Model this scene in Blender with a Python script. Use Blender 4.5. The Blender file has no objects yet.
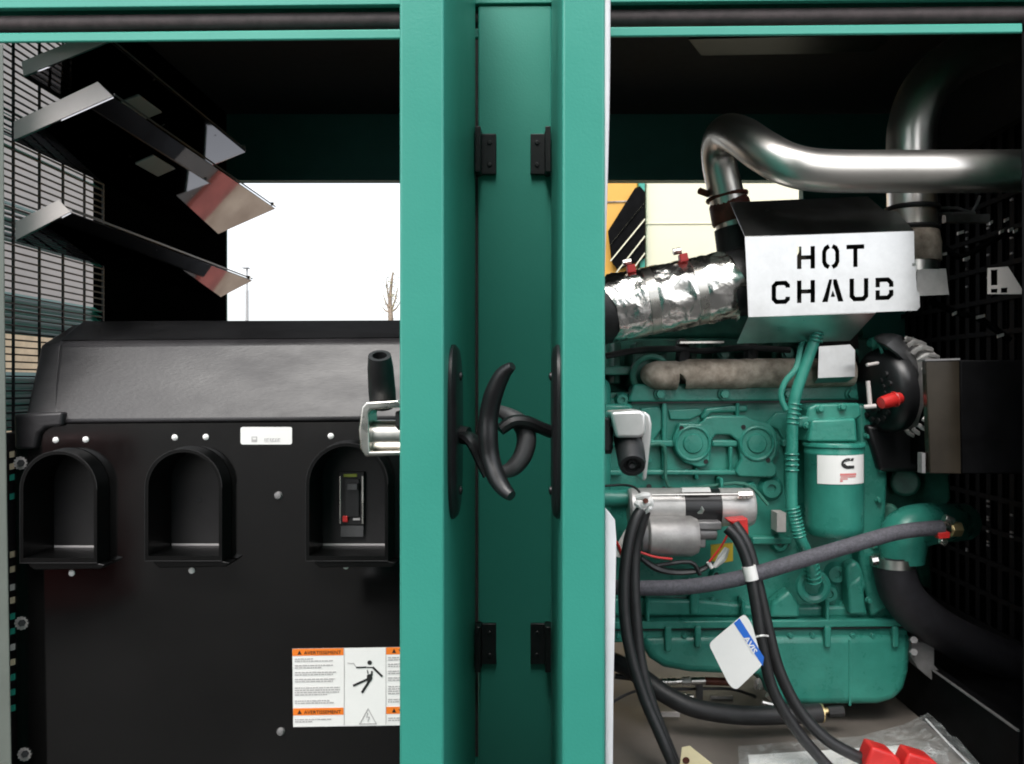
import bpy, bmesh, math, random
from mathutils import Vector, Matrix, Quaternion
random.seed(7)
S = bpy.context.scene
COL = S.collection
F, CX, CY = 800.0, 532.0, 385.0
def P(px, py, Y):                       # a point of the place from where it shows and how far off it stands
    return Vector(((px-CX)*Y/F, Y, (CY-py)*Y/F))
def R(px, Y): return px*Y/F

# ------------------------------------------------------------------ materials
def mat(name, col, rough=.5, metal=0., var=0., vscale=12., bump=0., bscale=300., rvar=0., coat=0., spec=.5, alpha=1., col2=None, stretch=None):
    m = bpy.data.materials.new(name); m.use_nodes = True
    nt = m.node_tree; b = nt.nodes['Principled BSDF']
    b.inputs['Base Color'].default_value = (*col, 1); b.inputs['Roughness'].default_value = rough
    b.inputs['Metallic'].default_value = metal; b.inputs['Coat Weight'].default_value = coat
    b.inputs['Coat Roughness'].default_value = .08
    b.inputs['Specular IOR Level'].default_value = spec; b.inputs['Alpha'].default_value = alpha
    tc = nt.nodes.new('ShaderNodeTexCoord'); src = tc.outputs['Object']
    if stretch:
        mp = nt.nodes.new('ShaderNodeMapping'); mp.inputs['Scale'].default_value = stretch
        nt.links.new(src, mp.inputs['Vector']); src = mp.outputs['Vector']
    if var > 0 or rvar > 0 or col2:
        n = nt.nodes.new('ShaderNodeTexNoise'); n.inputs['Scale'].default_value = vscale
        n.inputs['Detail'].default_value = 7; n.inputs['Roughness'].default_value = .62
        nt.links.new(src, n.inputs['Vector'])
        cr = nt.nodes.new('ShaderNodeValToRGB'); nt.links.new(n.outputs['Fac'], cr.inputs['Fac'])
        lo = [c*(1-var) for c in col]; hi = list(col2) if col2 else [min(1, c*(1+var)) for c in col]
        cr.color_ramp.elements[0].position = .36; cr.color_ramp.elements[1].position = .64
        cr.color_ramp.elements[0].color = (*lo, 1); cr.color_ramp.elements[1].color = (*hi, 1)
        nt.links.new(cr.outputs['Color'], b.inputs['Base Color'])
        if rvar > 0:
            mr = nt.nodes.new('ShaderNodeMapRange')
            mr.inputs['From Min'].default_value = .3; mr.inputs['From Max'].default_value = .7
            mr.inputs['To Min'].default_value = max(.02, rough-rvar); mr.inputs['To Max'].default_value = min(1, rough+rvar)
            nt.links.new(n.outputs['Fac'], mr.inputs['Value']); nt.links.new(mr.outputs['Result'], b.inputs['Roughness'])
    if bump > 0:
        n2 = nt.nodes.new('ShaderNodeTexNoise'); n2.inputs['Scale'].default_value = bscale; n2.inputs['Detail'].default_value = 3
        nt.links.new(src, n2.inputs['Vector'])
        bp = nt.nodes.new('ShaderNodeBump'); bp.inputs['Strength'].default_value = bump; bp.inputs['Distance'].default_value = .002
        nt.links.new(n2.outputs['Fac'], bp.inputs['Height']); nt.links.new(bp.outputs['Normal'], b.inputs['Normal'])
    return m
M = {}
M['teal']    = mat('green_gloss_paint', (.043,.305,.235), .38, var=.04, vscale=3, bump=.12, bscale=260, rvar=.05)
M['tealin']  = mat('green_inner_paint', (.024,.27,.2), .42, var=.05, vscale=5, bump=.05)
M['engine']  = mat('engine_green_paint', (.031,.222,.17), .33, var=.14, vscale=11, bump=.3, bscale=110, rvar=.14)
M['enginedk']= mat('engine_green_paint_dirty', (.034,.15,.11), .45, var=.4, vscale=14, bump=.2, bscale=90, rvar=.1)  # darker mottled engine green, shade of the recessed parts put into the colour
M['gloss']   = mat('black_gloss_sheet', (.0034,.0033,.0033), .10, var=.25, vscale=3, bump=.04, bscale=6, rvar=.08, spec=.6)
M['baffle']  = mat('black_mirror_sheet', (.30,.295,.30), .035, 1., bump=.012, bscale=9)
M['shroud']  = mat('black_satin_plastic', (.0195,.0182,.0198), .38, var=.2, vscale=9, bump=.16, bscale=160, rvar=.10, spec=.4, stretch=(.6,1,1.6))
M['pocket']  = mat('black_moulded_plastic', (.0022,.0023,.0023), .3, var=.2, vscale=20, bump=.05, bscale=300, spec=.2)
M['pocketin']= mat('charcoal_plate', (.016,.0155,.016), .4, var=.15, vscale=20, spec=.3)
M['rubber']  = mat('black_rubber', (.014,.014,.015), .5, var=.3, vscale=30, bump=.15, bscale=200)
M['seal']    = mat('brown_black_seal_rubber', (.060,.046,.047), .7, var=.25, vscale=30, bump=.2)
M['foam']    = mat('black_acoustic_foam', (.012,.0115,.013), .9, var=.2, vscale=40, bump=.4, bscale=400)
M['black']   = mat('black_powder_coat', (.011,.011,.012), .36, var=.2, vscale=25, bump=.12, bscale=350)
M['blackmat']= mat('black_dull_metal', (.009,.009,.0095), .6, var=.4, vscale=18, bump=.2, bscale=100)
M['grey_lit']= mat('dark_grey_plastic', (.06,.06,.062), .4, var=.15, vscale=25)
M['zinc']    = mat('zinc_plate', (.62,.60,.56), .3, 1., var=.12, vscale=20, rvar=.1)
M['alu']     = mat('cast_aluminium', (.50,.485,.47), .46, .55, var=.12, vscale=30, bump=.2, bscale=180)
M['alumid'] = mat('dull_cast_aluminium', (.34,.325,.315), .45, .5, var=.15, vscale=30, bump=.2, bscale=180)
M['galvpale'] = mat('weathered_pole', (.34,.34,.34), .7)
M['aludk']   = mat('grey_cast_metal', (.20,.195,.195), .5, .4, var=.15, vscale=30, bump=.2, bscale=180)
M['steel']   = mat('brushed_exhaust_steel', (.78,.745,.70), .34, 1., var=.05, vscale=5, rvar=.03, bump=.03, bscale=60)
M['galv']    = mat('galvanised_sheet', (.58,.58,.575), .31, 1., var=.10, vscale=18, rvar=.04, bump=.05, bscale=60)
M['rust']    = mat('burnt_iron', (.27,.215,.165), .8, .0, var=.3, vscale=22, bump=.4, bscale=120, col2=(.50,.42,.345))
M['redbrown']= mat('red_brown_clamp', (.10,.028,.016), .55, .3, var=.4, vscale=40)
M['foil']    = mat('crinkled_foil', (.80,.78,.75), .24, 1., var=.06, vscale=8, bump=1., bscale=42, rvar=.08)
M['red']     = mat('red_plastic', (.52,.022,.02), .38, var=.12, vscale=20)
M['white']   = mat('white_print', (.78,.77,.75), .45, var=.02)
M['cream']   = mat('cream_card', (.74,.64,.40), .6, var=.04, vscale=15)
M['ink']     = mat('black_ink', (.012,.012,.012), .5)
M['greyink'] = mat('grey_fine_print', (.42,.40,.40), .6)
M['greyink2']= mat('pale_fine_print', (.60,.57,.57), .6)
M['redink']  = mat('red_fine_print', (.62,.20,.19), .6)
M['orange']  = mat('warning_orange', (.80,.19,.015), .45)
M['blue']    = mat('blue_print', (.02,.14,.58), .45)
M['yellow']  = mat('yellow_band', (.62,.44,.03), .5)
M['lime']    = mat('lime_label', (.42,.46,.05), .5)
M['brass']   = mat('brass_fitting', (.60,.47,.24), .35, .9, var=.1, vscale=30)
M['cable']   = mat('black_cable_jacket', (.016,.016,.017), .42, var=.2, vscale=40)
M['braid']   = mat('grey_braided_hose', (.075,.072,.085), .75, var=.3, vscale=160, bump=.6, bscale=420)
M['bighose'] = mat('dark_coolant_hose', (.015,.0145,.018), .6, var=.25, vscale=40, bump=.3, bscale=250)
M['floor']   = mat('grey_painted_floor', (.135,.118,.104), .5, var=.14, vscale=9, bump=.06, bscale=80, rvar=.12, col2=(.175,.152,.134))
M['frame']   = mat('sage_edge_trim', (.10,.115,.10), .6, var=.06)
M['liner']   = mat('pale_lining_board', (.52,.48,.46), .6, var=.05, vscale=8)
M['brick']   = mat('beige_block', (.62,.50,.34), .7, var=.12, vscale=12)
M['wire']    = mat('dark_wire', (.010,.010,.012), .5)
M['seam']    = mat('white_foam_seal', (.72,.72,.74), .6, var=.04, vscale=20)
M['amber']   = mat('bronze_gloss_sheet', (.03,.024,.017), .2, .3, var=.3, vscale=5, rvar=.08)  # black guard sheet with its brown reflection put into the colour
M['yellowp'] = mat('yellow_machine_paint', (.68,.36,.06), .45, var=.06, vscale=4)
M['creamp']  = mat('pale_cream_panel', (.72,.69,.52), .5, var=.02, vscale=3)
M['hoodtop'] = mat('black_hood_top', (.006,.006,.0065), .5, var=.4, vscale=6, rvar=.15, spec=.12)  # darkened hood black, the shade on top put into the colour
M['pit'] = mat('flat_black_lining', (.0015,.0017,.0017), .9, var=.3, vscale=20, spec=0.)
M['rustdk'] = mat('dark_cast_iron', (.02,.017,.015), .8, var=.4, vscale=20, bump=.4, bscale=90)
M['zincpale'] = mat('bright_zinc_casting', (.74,.73,.71), .3, .6, var=.06, vscale=25)
M['drumred'] = mat('faded_red_drum', (.20,.03,.028), .5, var=.25, vscale=4)
M['void'] = mat('black_sooty_metal', (.0026,.0026,.003), .62, var=.4, vscale=18, bump=.1, bscale=100, spec=.06)  # near-black, slightly mottled colour
M['headdk'] = mat('black_green_lining', (.036,.16,.142), .55, var=.1, vscale=6)  # darkened green for the rear frame, its shade put into the colour
M['concrete']= mat('dark_asphalt', (.055,.053,.05), .9, var=.18, vscale=2.2, bump=.3, bscale=60)
M['blockwall']= mat('pale_block_wall', (.42,.40,.385), .8, var=.06, vscale=3, bump=.1, bscale=40)
M['paver'] = mat('tan_paving', (.30,.22,.16), .8, var=.3, vscale=2, col2=(.36,.29,.22))
M['redkerb'] = mat('red_kerb', (.19,.05,.04), .8, var=.3, vscale=3)
M['dkwall']  = mat('dark_green_machine', (.018,.10,.085), .5, var=.1, vscale=2)
M['bark']    = mat('bark', (.26,.20,.15), .9, var=.3, vscale=20)
M['leaf']    = mat('leaf', (.22,.20,.11), .7, var=.3, vscale=8)
def film():
    m = bpy.data.materials.new('clear_plastic_film'); m.use_nodes = True
    nt = m.node_tree; b = nt.nodes['Principled BSDF']
    b.inputs['Base Color'].default_value = (.80,.84,.84,1); b.inputs['Roughness'].default_value = .14
    b.inputs['Alpha'].default_value = .17
    na = nt.nodes.new('ShaderNodeTexNoise'); na.inputs['Scale'].default_value = 16; na.inputs['Detail'].default_value = 8; na.inputs['Distortion'].default_value = 2.5
    ra = nt.nodes.new('ShaderNodeMapRange'); ra.inputs['From Min'].default_value = .45; ra.inputs['From Max'].default_value = .72; ra.inputs['To Min'].default_value = .12; ra.inputs['To Max'].default_value = .36
    nt.links.new(na.outputs['Fac'], ra.inputs['Value']); nt.links.new(ra.outputs['Result'], b.inputs['Alpha'])
    n = nt.nodes.new('ShaderNodeTexNoise'); n.inputs['Scale'].default_value = 28; n.inputs['Detail'].default_value = 4
    n.inputs['Distortion'].default_value = 1.2
    tc = nt.nodes.new('ShaderNodeTexCoord'); nt.links.new(tc.outputs['Object'], n.inputs['Vector'])
    nt.links.new(tc.outputs['Object'], na.inputs['Vector'])
    bp = nt.nodes.new('ShaderNodeBump'); bp.inputs['Strength'].default_value = 1.; bp.inputs['Distance'].default_value = .02
    nt.links.new(n.outputs['Fac'], bp.inputs['Height']); nt.links.new(bp.outputs['Normal'], b.inputs['Normal'])
    return m
M['film'] = film()
def foil():
    m = M['foil']; nt = m.node_tree; b = nt.nodes['Principled BSDF']; tc = nt.nodes.new('ShaderNodeTexCoord')
    wn = nt.nodes.new('ShaderNodeTexNoise'); wn.inputs['Scale'].default_value = 14; wn.inputs['Detail'].default_value = 4
    ad = nt.nodes.new('ShaderNodeMixRGB'); ad.blend_type = 'ADD'; ad.inputs['Fac'].default_value = .06
    v = nt.nodes.new('ShaderNodeTexVoronoi'); v.inputs['Scale'].default_value = 20; v.feature = 'F1'
    v2 = nt.nodes.new('ShaderNodeTexVoronoi'); v2.inputs['Scale'].default_value = 55
    nt.links.new(tc.outputs['Object'], wn.inputs['Vector']); nt.links.new(tc.outputs['Object'], ad.inputs['Color1']); nt.links.new(wn.outputs['Color'], ad.inputs['Color2'])
    nt.links.new(ad.outputs['Color'], v.inputs['Vector']); nt.links.new(ad.outputs['Color'], v2.inputs['Vector'])
    mx = nt.nodes.new('ShaderNodeMath'); mx.operation = 'MULTIPLY_ADD'; mx.inputs[1].default_value = .22
    nt.links.new(v2.outputs['Distance'], mx.inputs[0]); nt.links.new(v.outputs['Distance'], mx.inputs[2])
    bp = nt.nodes.new('ShaderNodeBump'); bp.inputs['Strength'].default_value = .38; bp.inputs['Distance'].default_value = .012
    nt.links.new(mx.outputs['Value'], bp.inputs['Height']); nt.links.new(bp.outputs['Normal'], b.inputs['Normal'])
foil()

# ------------------------------------------------------------------ builders
class B:
    def __init__(s): s.bm = bmesh.new(); s.mats = []; s.mi = 0
    def m(s, key):
        if key not in s.mats: s.mats.append(key)
        s.mi = s.mats.index(key); return s
    def _f(s, vs):
        try:
            f = s.bm.faces.new(vs); f.material_index = s.mi; return f
        except ValueError: return None
    def box(s, x0, x1, y0, y1, z0, z1):
        v = [s.bm.verts.new((x, y, z)) for x in (x0, x1) for y in (y0, y1) for z in (z0, z1)]
        for q in ((0,1,3,2),(4,6,7,5),(0,4,5,1),(2,3,7,6),(0,2,6,4),(1,5,7,3)): s._f([v[i] for i in q])
        return s
    def poly(s, pts, Y0, Y1):            # outline at Y0 carried straight back to Y1
        a = [P(x, y, Y0) for x, y in pts]; d = Vector((0, Y1-Y0, 0))
        return s.sweep(a, d)
    def sweep(s, a, d):
        va = [s.bm.verts.new(p) for p in a]; vb = [s.bm.verts.new(p+d) for p in a]; n = len(a)
        s._f(va); s._f(vb[::-1])
        for i in range(n): s._f([va[i], vb[i], vb[(i+1) % n], va[(i+1) % n]])
        return s
    def sheet(s, q, t):                  # planar polygon given a thickness along its normal
        nrm = (q[1]-q[0]).cross(q[2]-q[1]).normalized()
        return s.sweep([p.copy() for p in q], nrm*t)
    def rect(s, x0, y0, x1, y1, Y0, Y1): return s.poly([(x0,y0),(x1,y0),(x1,y1),(x0,y1)], Y0, Y1)
    def tube(s, pts, r, n=12, sub=6, caps=True, flat=None):
        pts = [Vector(p) for p in pts]
        rs = r if isinstance(r, (list, tuple)) else [r]*len(pts)
        if sub > 1 and len(pts) > 2:
            Q, q = [], []
            for i in range(len(pts)-1):
                p0 = pts[max(i-1, 0)]; p1 = pts[i]; p2 = pts[i+1]; p3 = pts[min(i+2, len(pts)-1)]
                for k in range(sub):
                    t = k/sub
                    Q.append(.5*((2*p1)+(p2-p0)*t+(2*p0-5*p1+4*p2-p3)*t*t+(3*p1-p0-3*p2+p3)*t**3)); q.append(rs[i]*(1-t)+rs[i+1]*t)
            Q.append(pts[-1]); q.append(rs[-1]); pts, rs = Q, q
        up = None; rings = []
        for i, p in enumerate(pts):
            t = (pts[min(i+1, len(pts)-1)]-pts[max(i-1, 0)]).normalized()
            if up is None:
                up = Vector((0, 0, 1)) if abs(t.z) < .9 else Vector((0, 1, 0))
            up = (up - t*up.dot(t)).normalized(); sd = t.cross(up)
            fa, fb = flat if flat else (1, 1)
            rings.append([s.bm.verts.new(p + rs[i]*(math.cos(2*math.pi*k/n)*sd*fa + math.sin(2*math.pi*k/n)*up*fb)) for k in range(n)])
        for a, b in zip(rings, rings[1:]):
            for k in range(n): s._f([a[k], b[k], b[(k+1) % n], a[(k+1) % n]])
        if caps: s._f(rings[0][::-1]); s._f(rings[-1])
        return s
    def cyl(s, p0, p1, r0, r1=None, n=20, caps=True): return s.tube([p0, p1], [r0, r0 if r1 is None else r1], n, 1, caps)
    def lathe(s, o, ax, prof, n=28):     # prof: (t along axis, radius)
        o = Vector(o); ax = Vector(ax).normalized()
        u = ax.orthogonal().normalized(); w = ax.cross(u); rings = []
        for t, r in prof:
            rings.append([s.bm.verts.new(o+ax*t+max(r, 1e-5)*(math.cos(2*math.pi*k/n)*u+math.sin(2*math.pi*k/n)*w)) for k in range(n)])
        for a, b in zip(rings, rings[1:]):
            for k in range(n): s._f([a[k], b[k], b[(k+1) % n], a[(k+1) % n]])
        s._f(rings[0][::-1]); s._f(rings[-1]); return s
    def torus(s, c, ax, R_, r, n=32, k=8):
        c = Vector(c); ax = Vector(ax).normalized(); u = ax.orthogonal().normalized(); w = ax.cross(u); rings = []
        for i in range(n):
            a = 2*math.pi*i/n; d = math.cos(a)*u+math.sin(a)*w
            rings.append([s.bm.verts.new(c+d*R_+r*(math.cos(2*math.pi*j/k)*d+math.sin(2*math.pi*j/k)*ax)) for j in range(k)])
        for i in range(n):
            a, b = rings[i], rings[(i+1) % n]
            for j in range(k): s._f([a[j], b[j], b[(j+1) % k], a[(j+1) % k]])
        return s
    def curve(s, loops, Y, t):           # filled outline with holes; loops in pixels at Y
        cu = bpy.data.curves.new('outline', 'CURVE'); cu.dimensions = '2D'; cu.fill_mode = 'BOTH'; cu.extrude = t/2
        for lp in loops:
            sp = cu.splines.new('POLY'); sp.points.add(len(lp)-1); sp.use_cyclic_u = True
            for i, (x, y) in enumerate(lp):
                q = P(x, y, Y); sp.points[i].co = (q.x, q.z, 0, 1)
        return s._obj(cu, lambda c: Vector((c.x, Y+t/2+c.z, c.y)))
    def text(s, body, px, py, hpx, Y, t=.0006, ang=0., width=None, fat=0.):
        cu = bpy.data.curves.new('lettering', 'FONT'); cu.body = body; cu.size = 1; cu.extrude = t/2; cu.resolution_u = 2; cu.offset = fat
        o = bpy.data.objects.new('lettering', cu); COL.objects.link(o)
        bpy.context.view_layer.update(); wd = o.dimensions.x; bpy.data.objects.remove(o)
        k = hpx/.7*Y/F; kx = k if width is None else width*Y/F/wd
        o0 = P(px, py, Y); ca, sa = math.cos(ang), math.sin(ang)
        return s._obj(cu, lambda c: Vector((o0.x+ca*c.x*kx-sa*c.y*k, Y+c.z, o0.z+sa*c.x*kx+ca*c.y*k)))
    def _obj(s, cu, f):
        o = bpy.data.objects.new('lettering', cu); COL.objects.link(o)
        dg = bpy.context.evaluated_depsgraph_get(); me = bpy.data.meshes.new_from_object(o.evaluated_get(dg))
        vs = [s.bm.verts.new(f(v.co)) for v in me.vertices]
        for p in me.polygons: s._f([vs[i] for i in p.vertices])
        bpy.data.objects.remove(o); bpy.data.meshes.remove(me); return s
    def pieces(s, name, key, parent, **kw):   # every loose piece becomes a part of its own
        bm = s.bm; bm.verts.index_update(); seen = {}; k = 0
        for v0 in bm.verts:
            if v0 in seen: continue
            st = [v0]; seen[v0] = k
            while st:
                v = st.pop()
                for e in v.link_edges:
                    u = e.other_vert(v)
                    if u not in seen: seen[u] = k; st.append(u)
            k += 1
        parts = [B() for _ in range(k)]
        for p in parts: p.mats = list(s.mats)
        new = {v: parts[i].bm.verts.new(v.co) for v, i in seen.items()}
        for f in bm.faces:
            p = parts[seen[f.verts[0]]]; g = p.bm.faces.new([new[v] for v in f.verts]); g.material_index = f.material_index
        bm.free()
        return [p.build(name, key, parent, **kw) for p in parts]
    def build(s, name, key, parent=None, bevel=0., seg=2, smooth=35, base=None):
        if not s.mats: s.mats = [key]
        bmesh.ops.recalc_face_normals(s.bm, faces=s.bm.faces[:])
        off = base if base is not None else (world(parent) if parent else Vector())
        for v in s.bm.verts: v.co -= off
        for f in s.bm.faces: f.smooth = smooth > 0
        lim = math.radians(smooth)
        for e in s.bm.edges:
            if len(e.link_faces) == 2 and e.calc_face_angle(0) > lim: e.smooth = False
        me = bpy.data.meshes.new(name); s.bm.to_mesh(me); s.bm.free()
        for k in s.mats: me.materials.append(M[k])
        o = bpy.data.objects.new(name, me); COL.objects.link(o)
        if parent: o.parent = parent
        elif base is not None: o.location = base
        if bevel:
            md = o.modifiers.new('edge', 'BEVEL'); md.width = bevel; md.segments = seg; md.limit_method = 'ANGLE'; md.angle_limit = math.radians(32); md.harden_normals = False
        return o
def world(o):
    v = Vector()
    while o: v += o.location; o = o.parent
    return v
def tag(o, label, cat, group=None):
    o['label'] = label; o['category'] = cat
    if group: o['group'] = group
    return o
def thing(name, label, cat, loc, group=None):
    o = bpy.data.objects.new(name, None); COL.objects.link(o); o.location = loc; o.empty_display_size = .05
    return tag(o, label, cat, group)
def kind(o, k): o['kind'] = k; return o
def circ(cx, cy, r, n=20, a0=0, a1=360, ry=None):
    return [(cx+r*math.cos(math.radians(a0+(a1-a0)*i/n)), cy-(ry or r)*math.sin(math.radians(a0+(a1-a0)*i/n))) for i in range(n if a1-a0 == 360 else n+1)]
def rrect(x0, y0, x1, y1, r, n=5):
    return circ(x1-r, y0+r, r, n, 0, 90)+circ(x0+r, y0+r, r, n, 90, 180)+circ(x0+r, y1-r, r, n, 180, 270)+circ(x1-r, y1-r, r, n, 270, 359.9)
def arch(x0, y0, x1, y1, n=18): # round-topped outline
    r = (x1-x0)/2; return circ((x0+x1)/2, y0+r, r, n, 0, 180)+[(x0, y1), (x1, y1)]
def stroke(pts, w):
    L, Rr = [], []
    for i, p in enumerate(pts):
        p = Vector(p); a = Vector(pts[max(i-1, 0)]); b = Vector(pts[min(i+1, len(pts)-1)])
        d0 = (p-a).normalized() if i else (b-p).normalized(); d1 = (b-p).normalized() if i < len(pts)-1 else d0
        n0 = Vector((-d0.y, d0.x)); n1 = Vector((-d1.y, d1.x)); m = (n0+n1).normalized(); k = w/2/max(.4, m.dot(n0))
        L.append(tuple(p+m*k)); Rr.append(tuple(p-m*k))
    return L+Rr[::-1]
TL = lambda x, y: y-.0095*x              # the set stands very slightly off level

# ------------------------------------------------------------------ setting
ZG = -1.15
g = B(); g.box(-60, 60, -40, 120, ZG-.2, ZG); kind(g.build('ground', 'concrete'), 'structure')

# ------------------------------------------------------------------ generator housing
H = thing('generator_housing', 'green steel generator enclosure with open front, black lined roof and grey floor', 'enclosure', (0, 2.2, ZG))
XL, XR, YF, YB, ZF, ZR = -1.10, 1.36, 1.60, 2.88, -.86, .98
b = B(); b.box(XL-.03, XR+.03, 1.665, YB+.06, ZR, ZR+.03); b.build('roof', 'foam', H)
b = B(); b.box(XL-.05, XR+.05, 1.56, YB+.08, ZR+.033, ZR+.07); b.build('roof_cover', 'teal', H, .008)
# front header: outer flange, gutter, lip
def band(x0, x1, ya, yb, Y0, Y1): return B().poly([(x0, TL(x0, ya)), (x1, TL(x1, ya)), (x1, TL(x1, yb)), (x0, TL(x0, yb))], Y0, Y1)
band(-200, 1420, -95, 8.2, 1.585, 1.60).build('front_header', 'teal', H, .002)
band(-200, 1420, -90, 40, 1.652, 1.665).build('gutter', 'tealin', H)
band(-200, 1420, 32.5, 42.5, 1.60, 1.607).build('lip', 'teal', H, .003)
b = B(); b.tube([P(-100, TL(-100, 25), 1.615), P(500, TL(500, 24.2), 1.615), P(1400, TL(1400, 25), 1.615)], .0165, 12, 4); b.build('door_seal', 'seal', H)
b = B(); b.poly([(-200, 42.8), (-9, 42.8), (-9, 900), (-200, 900)], 1.598, 1.62); b.build('outer_panel', 'teal', H, .003)
b = B(); b.poly([(1042, 33), (1420, 30), (1420, 900), (1042, 900)], 1.598, 1.62); b.build('outer_panel', 'teal', H, .003)
b = B(); b.poly([(-10, 44), (2.6, 44), (4.2, 300), (6.5, 500), (11, 764), (12, 900), (-10, 900)], 1.60, 1.603); b.build('frame_edge', 'frame', H, .002)
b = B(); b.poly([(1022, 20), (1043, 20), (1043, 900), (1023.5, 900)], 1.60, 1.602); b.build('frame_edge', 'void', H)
b = B(); b.rect(478, 5, 552, 815, 1.59, 1.70); b.build('door_post', 'teal', H, .004, 3)
for x0, x1 in ((470.5, 478.6), (551.4, 557.5)):
    b = B(); b.rect(x0, 34, x1, 757, 1.603, 1.64); b.build('post_seal', 'seal', H, .002)
b = B(); b.rect(462, 757, 566, 815, 1.605, 1.66); b.build('post_foot', 'teal', H, .002)
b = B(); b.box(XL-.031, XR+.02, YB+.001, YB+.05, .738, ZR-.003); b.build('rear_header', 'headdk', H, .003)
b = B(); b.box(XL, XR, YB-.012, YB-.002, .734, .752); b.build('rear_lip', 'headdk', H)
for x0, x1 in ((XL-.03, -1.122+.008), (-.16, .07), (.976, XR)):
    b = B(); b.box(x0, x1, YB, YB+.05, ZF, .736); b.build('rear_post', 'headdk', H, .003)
b = B(); b.box(XL-.0, XR, 1.605, YB+.04, ZF-.03, ZF); b.build('floor_plate', 'floor', H)
b = B(); b.box(XL-.03, XR+.03, 1.585, 1.62, ZG+.02, ZF-.032); b.build('skid_rail', 'black', H, .004)
b = B(); b.box(XL-.03, XR+.03, YB-.02, YB+.06, ZG+.02, ZF-.032); b.build('skid_rail', 'black', H, .004)
b = B(); b.box(XR, XR+.03, 1.64, YB+.05, ZF, ZR-.002); b.build('end_wall', 'foam', H)
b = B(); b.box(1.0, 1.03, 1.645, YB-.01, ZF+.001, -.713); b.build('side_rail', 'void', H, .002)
b = B(); b.box(.997, 1.003, 1.645, YB-.01, -.7125, -.7095); b.build('rail_edge', 'aludk', H)
b = B(); b.box(1.0305, XR-.002, 1.645, YB-.01, ZF+.001, -.76); b.build('side_tray', 'void', H)  # dark sheet added over the floor, shade beyond the rail in its colour
# slightly paler sheet under the ceiling
b = B(); b.sheet([Vector((.50, 2.36, .972)), Vector((1.0, 2.34, .972)), Vector((1.0, 2.22, .972)), Vector((.44, 2.25, .972))], -.006); b.build('ceiling_patch', 'pocketin', H)
# left end wall: solid black behind, barred intake in front
YG = 2.06
b = B(); b.box(XL-.03, XL, YG, YB, ZF, ZR-.002); b.build('end_wall', 'pit', H)
b = B()
for z0, z1 in ((.50,.60),(.30,.395),(.105,.195),(-.10,.025)):
    z = z0+.003
    while z < z1-.008:
        b.sheet([Vector((XL-.006, 1.66, z)), Vector((XL-.006, YG, z)), Vector((XL-.03, YG, z+.014)), Vector((XL-.03, 1.66, z+.014))], .0015); z += .011
b.build('louvre', 'tealin', H)
b = B()
z = -.09
while z < .86:
    b.box(XL-.004, XL-.0005, 1.665, YG, z-.0016, z+.0016); z += .0155
for y in (1.70, 1.79, 1.88, 1.97, 2.055): b.box(XL-.0045, XL, y-.0022, y+.0022, -.10, .86)
b.build('intake_grille', 'wire', H)
b = B(); b.box(XL-.03, XL, 1.66, YG, -.86, -.102); b.m('foam')
b.build('lower_wall', 'foam', H)
b = B()
for i, (y, k) in enumerate(((452,'brick'),(464,'brick'),(475,'tealin'),(494,'tealin'),(552,'brick'),(567,'brick'),(585,'liner'),(598,'brick'),(614,'tealin'),(629,'tealin'),(645,'liner'),(660,'brick'),(675,'tealin'),(690,'tealin'),(706,'tealin'))):
    b.m(k); b.poly([(7.6+y*.004, y), (11.5+y*.004, y-1), (11.5+y*.004, y+5), (7.6+y*.004, y+6)], 1.655, 1.659)
b.build('slot_strip', 'brick', H)  # coloured tabs drawn where outside light shows through slots

# ------------------------------------------------------------------ sound baffles
def baffle(fl, yb, name_label):
    """fl: front flange corners right-low, left-low, left-high, right-high"""
    Y0 = 1.70
    p0, p1, p2, p3 = [P(x, y, Y0) for x, y in fl]
    o = thing('sound_baffle', name_label, 'baffle', p0.copy(), 'black sound baffles at the air intake end')
    back = Vector((0, yb-Y0, 0))
    b = B(); b.sheet([p0, p1, p1+back, p0+back], .0035); b.build('plate', 'baffle', o, smooth=0)
    n = Vector((0, -.0015, 0))
    b = B(); b.sheet([p0+n, p1+n, p2+n, p3+n], .0015); b.build('front_flange', 'liner', o, smooth=0)
    b = B(); e = Vector((.0025, 0, .0015)); b.sheet([p0+e, p0+e+back, p0+e+back+Vector((-.001, 0, .005)), p0+e+Vector((-.001, 0, .005))], .0015); b.build('side_lip', 'grey_lit', o, smooth=0)
    q = p0+back*.955
    b = B(); b.cyl(q+Vector((.003, 0, .003)), q+Vector((.012, 0, .003)), .006, n=8); b.build('rivet', 'zinc', o)
    for fx, fy in ((.12, .38), (.55, .62), (.2, .8)):
        q = p0.lerp(p1, fx)+back*fy; nn = Vector((-(p1-p0).z, 0, (p1-p0).x)).normalized(); nn = nn if nn.z < 0 else -nn
        b = B(); b.lathe(q, nn, [(0, .006), (.002, .0055), (.0035, .001)], 12); b.build('rivet', 'liner', o)
    if yb < 2.79:
        b = B(); q = p0.lerp(p1, .32)+back*.30; u = (p1-p0).normalized(); nn = Vector((-u.z, 0, u.x)); nn = nn if nn.z < 0 else -nn
        w = [q+nn*.004, q+nn*.004+u*.05, q+nn*.004+u*.05+Vector((0, .12, 0)), q+nn*.004+Vector((0, .12, 0))]; b.sheet(w, .002); b.build('clip_plate', 'liner', o, smooth=0)  # pale sheet drawn as a bright reflection on the plate
    return o
baffle([(110, 41), (24, 76), (22, 62), (100, 30)], 2.50, 'topmost black sheet baffle tucked under the roof of the intake end')
baffle([(113, 96.5), (14, 140), (14, 122), (98, 82)], 2.77, 'middle black sheet baffle with a broad pale front flange')
baffle([(70.5, 212), (16, 240), (16, 222), (59, 200)], 2.80, 'lowest black sheet baffle, just above the black alternator cover')

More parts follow.
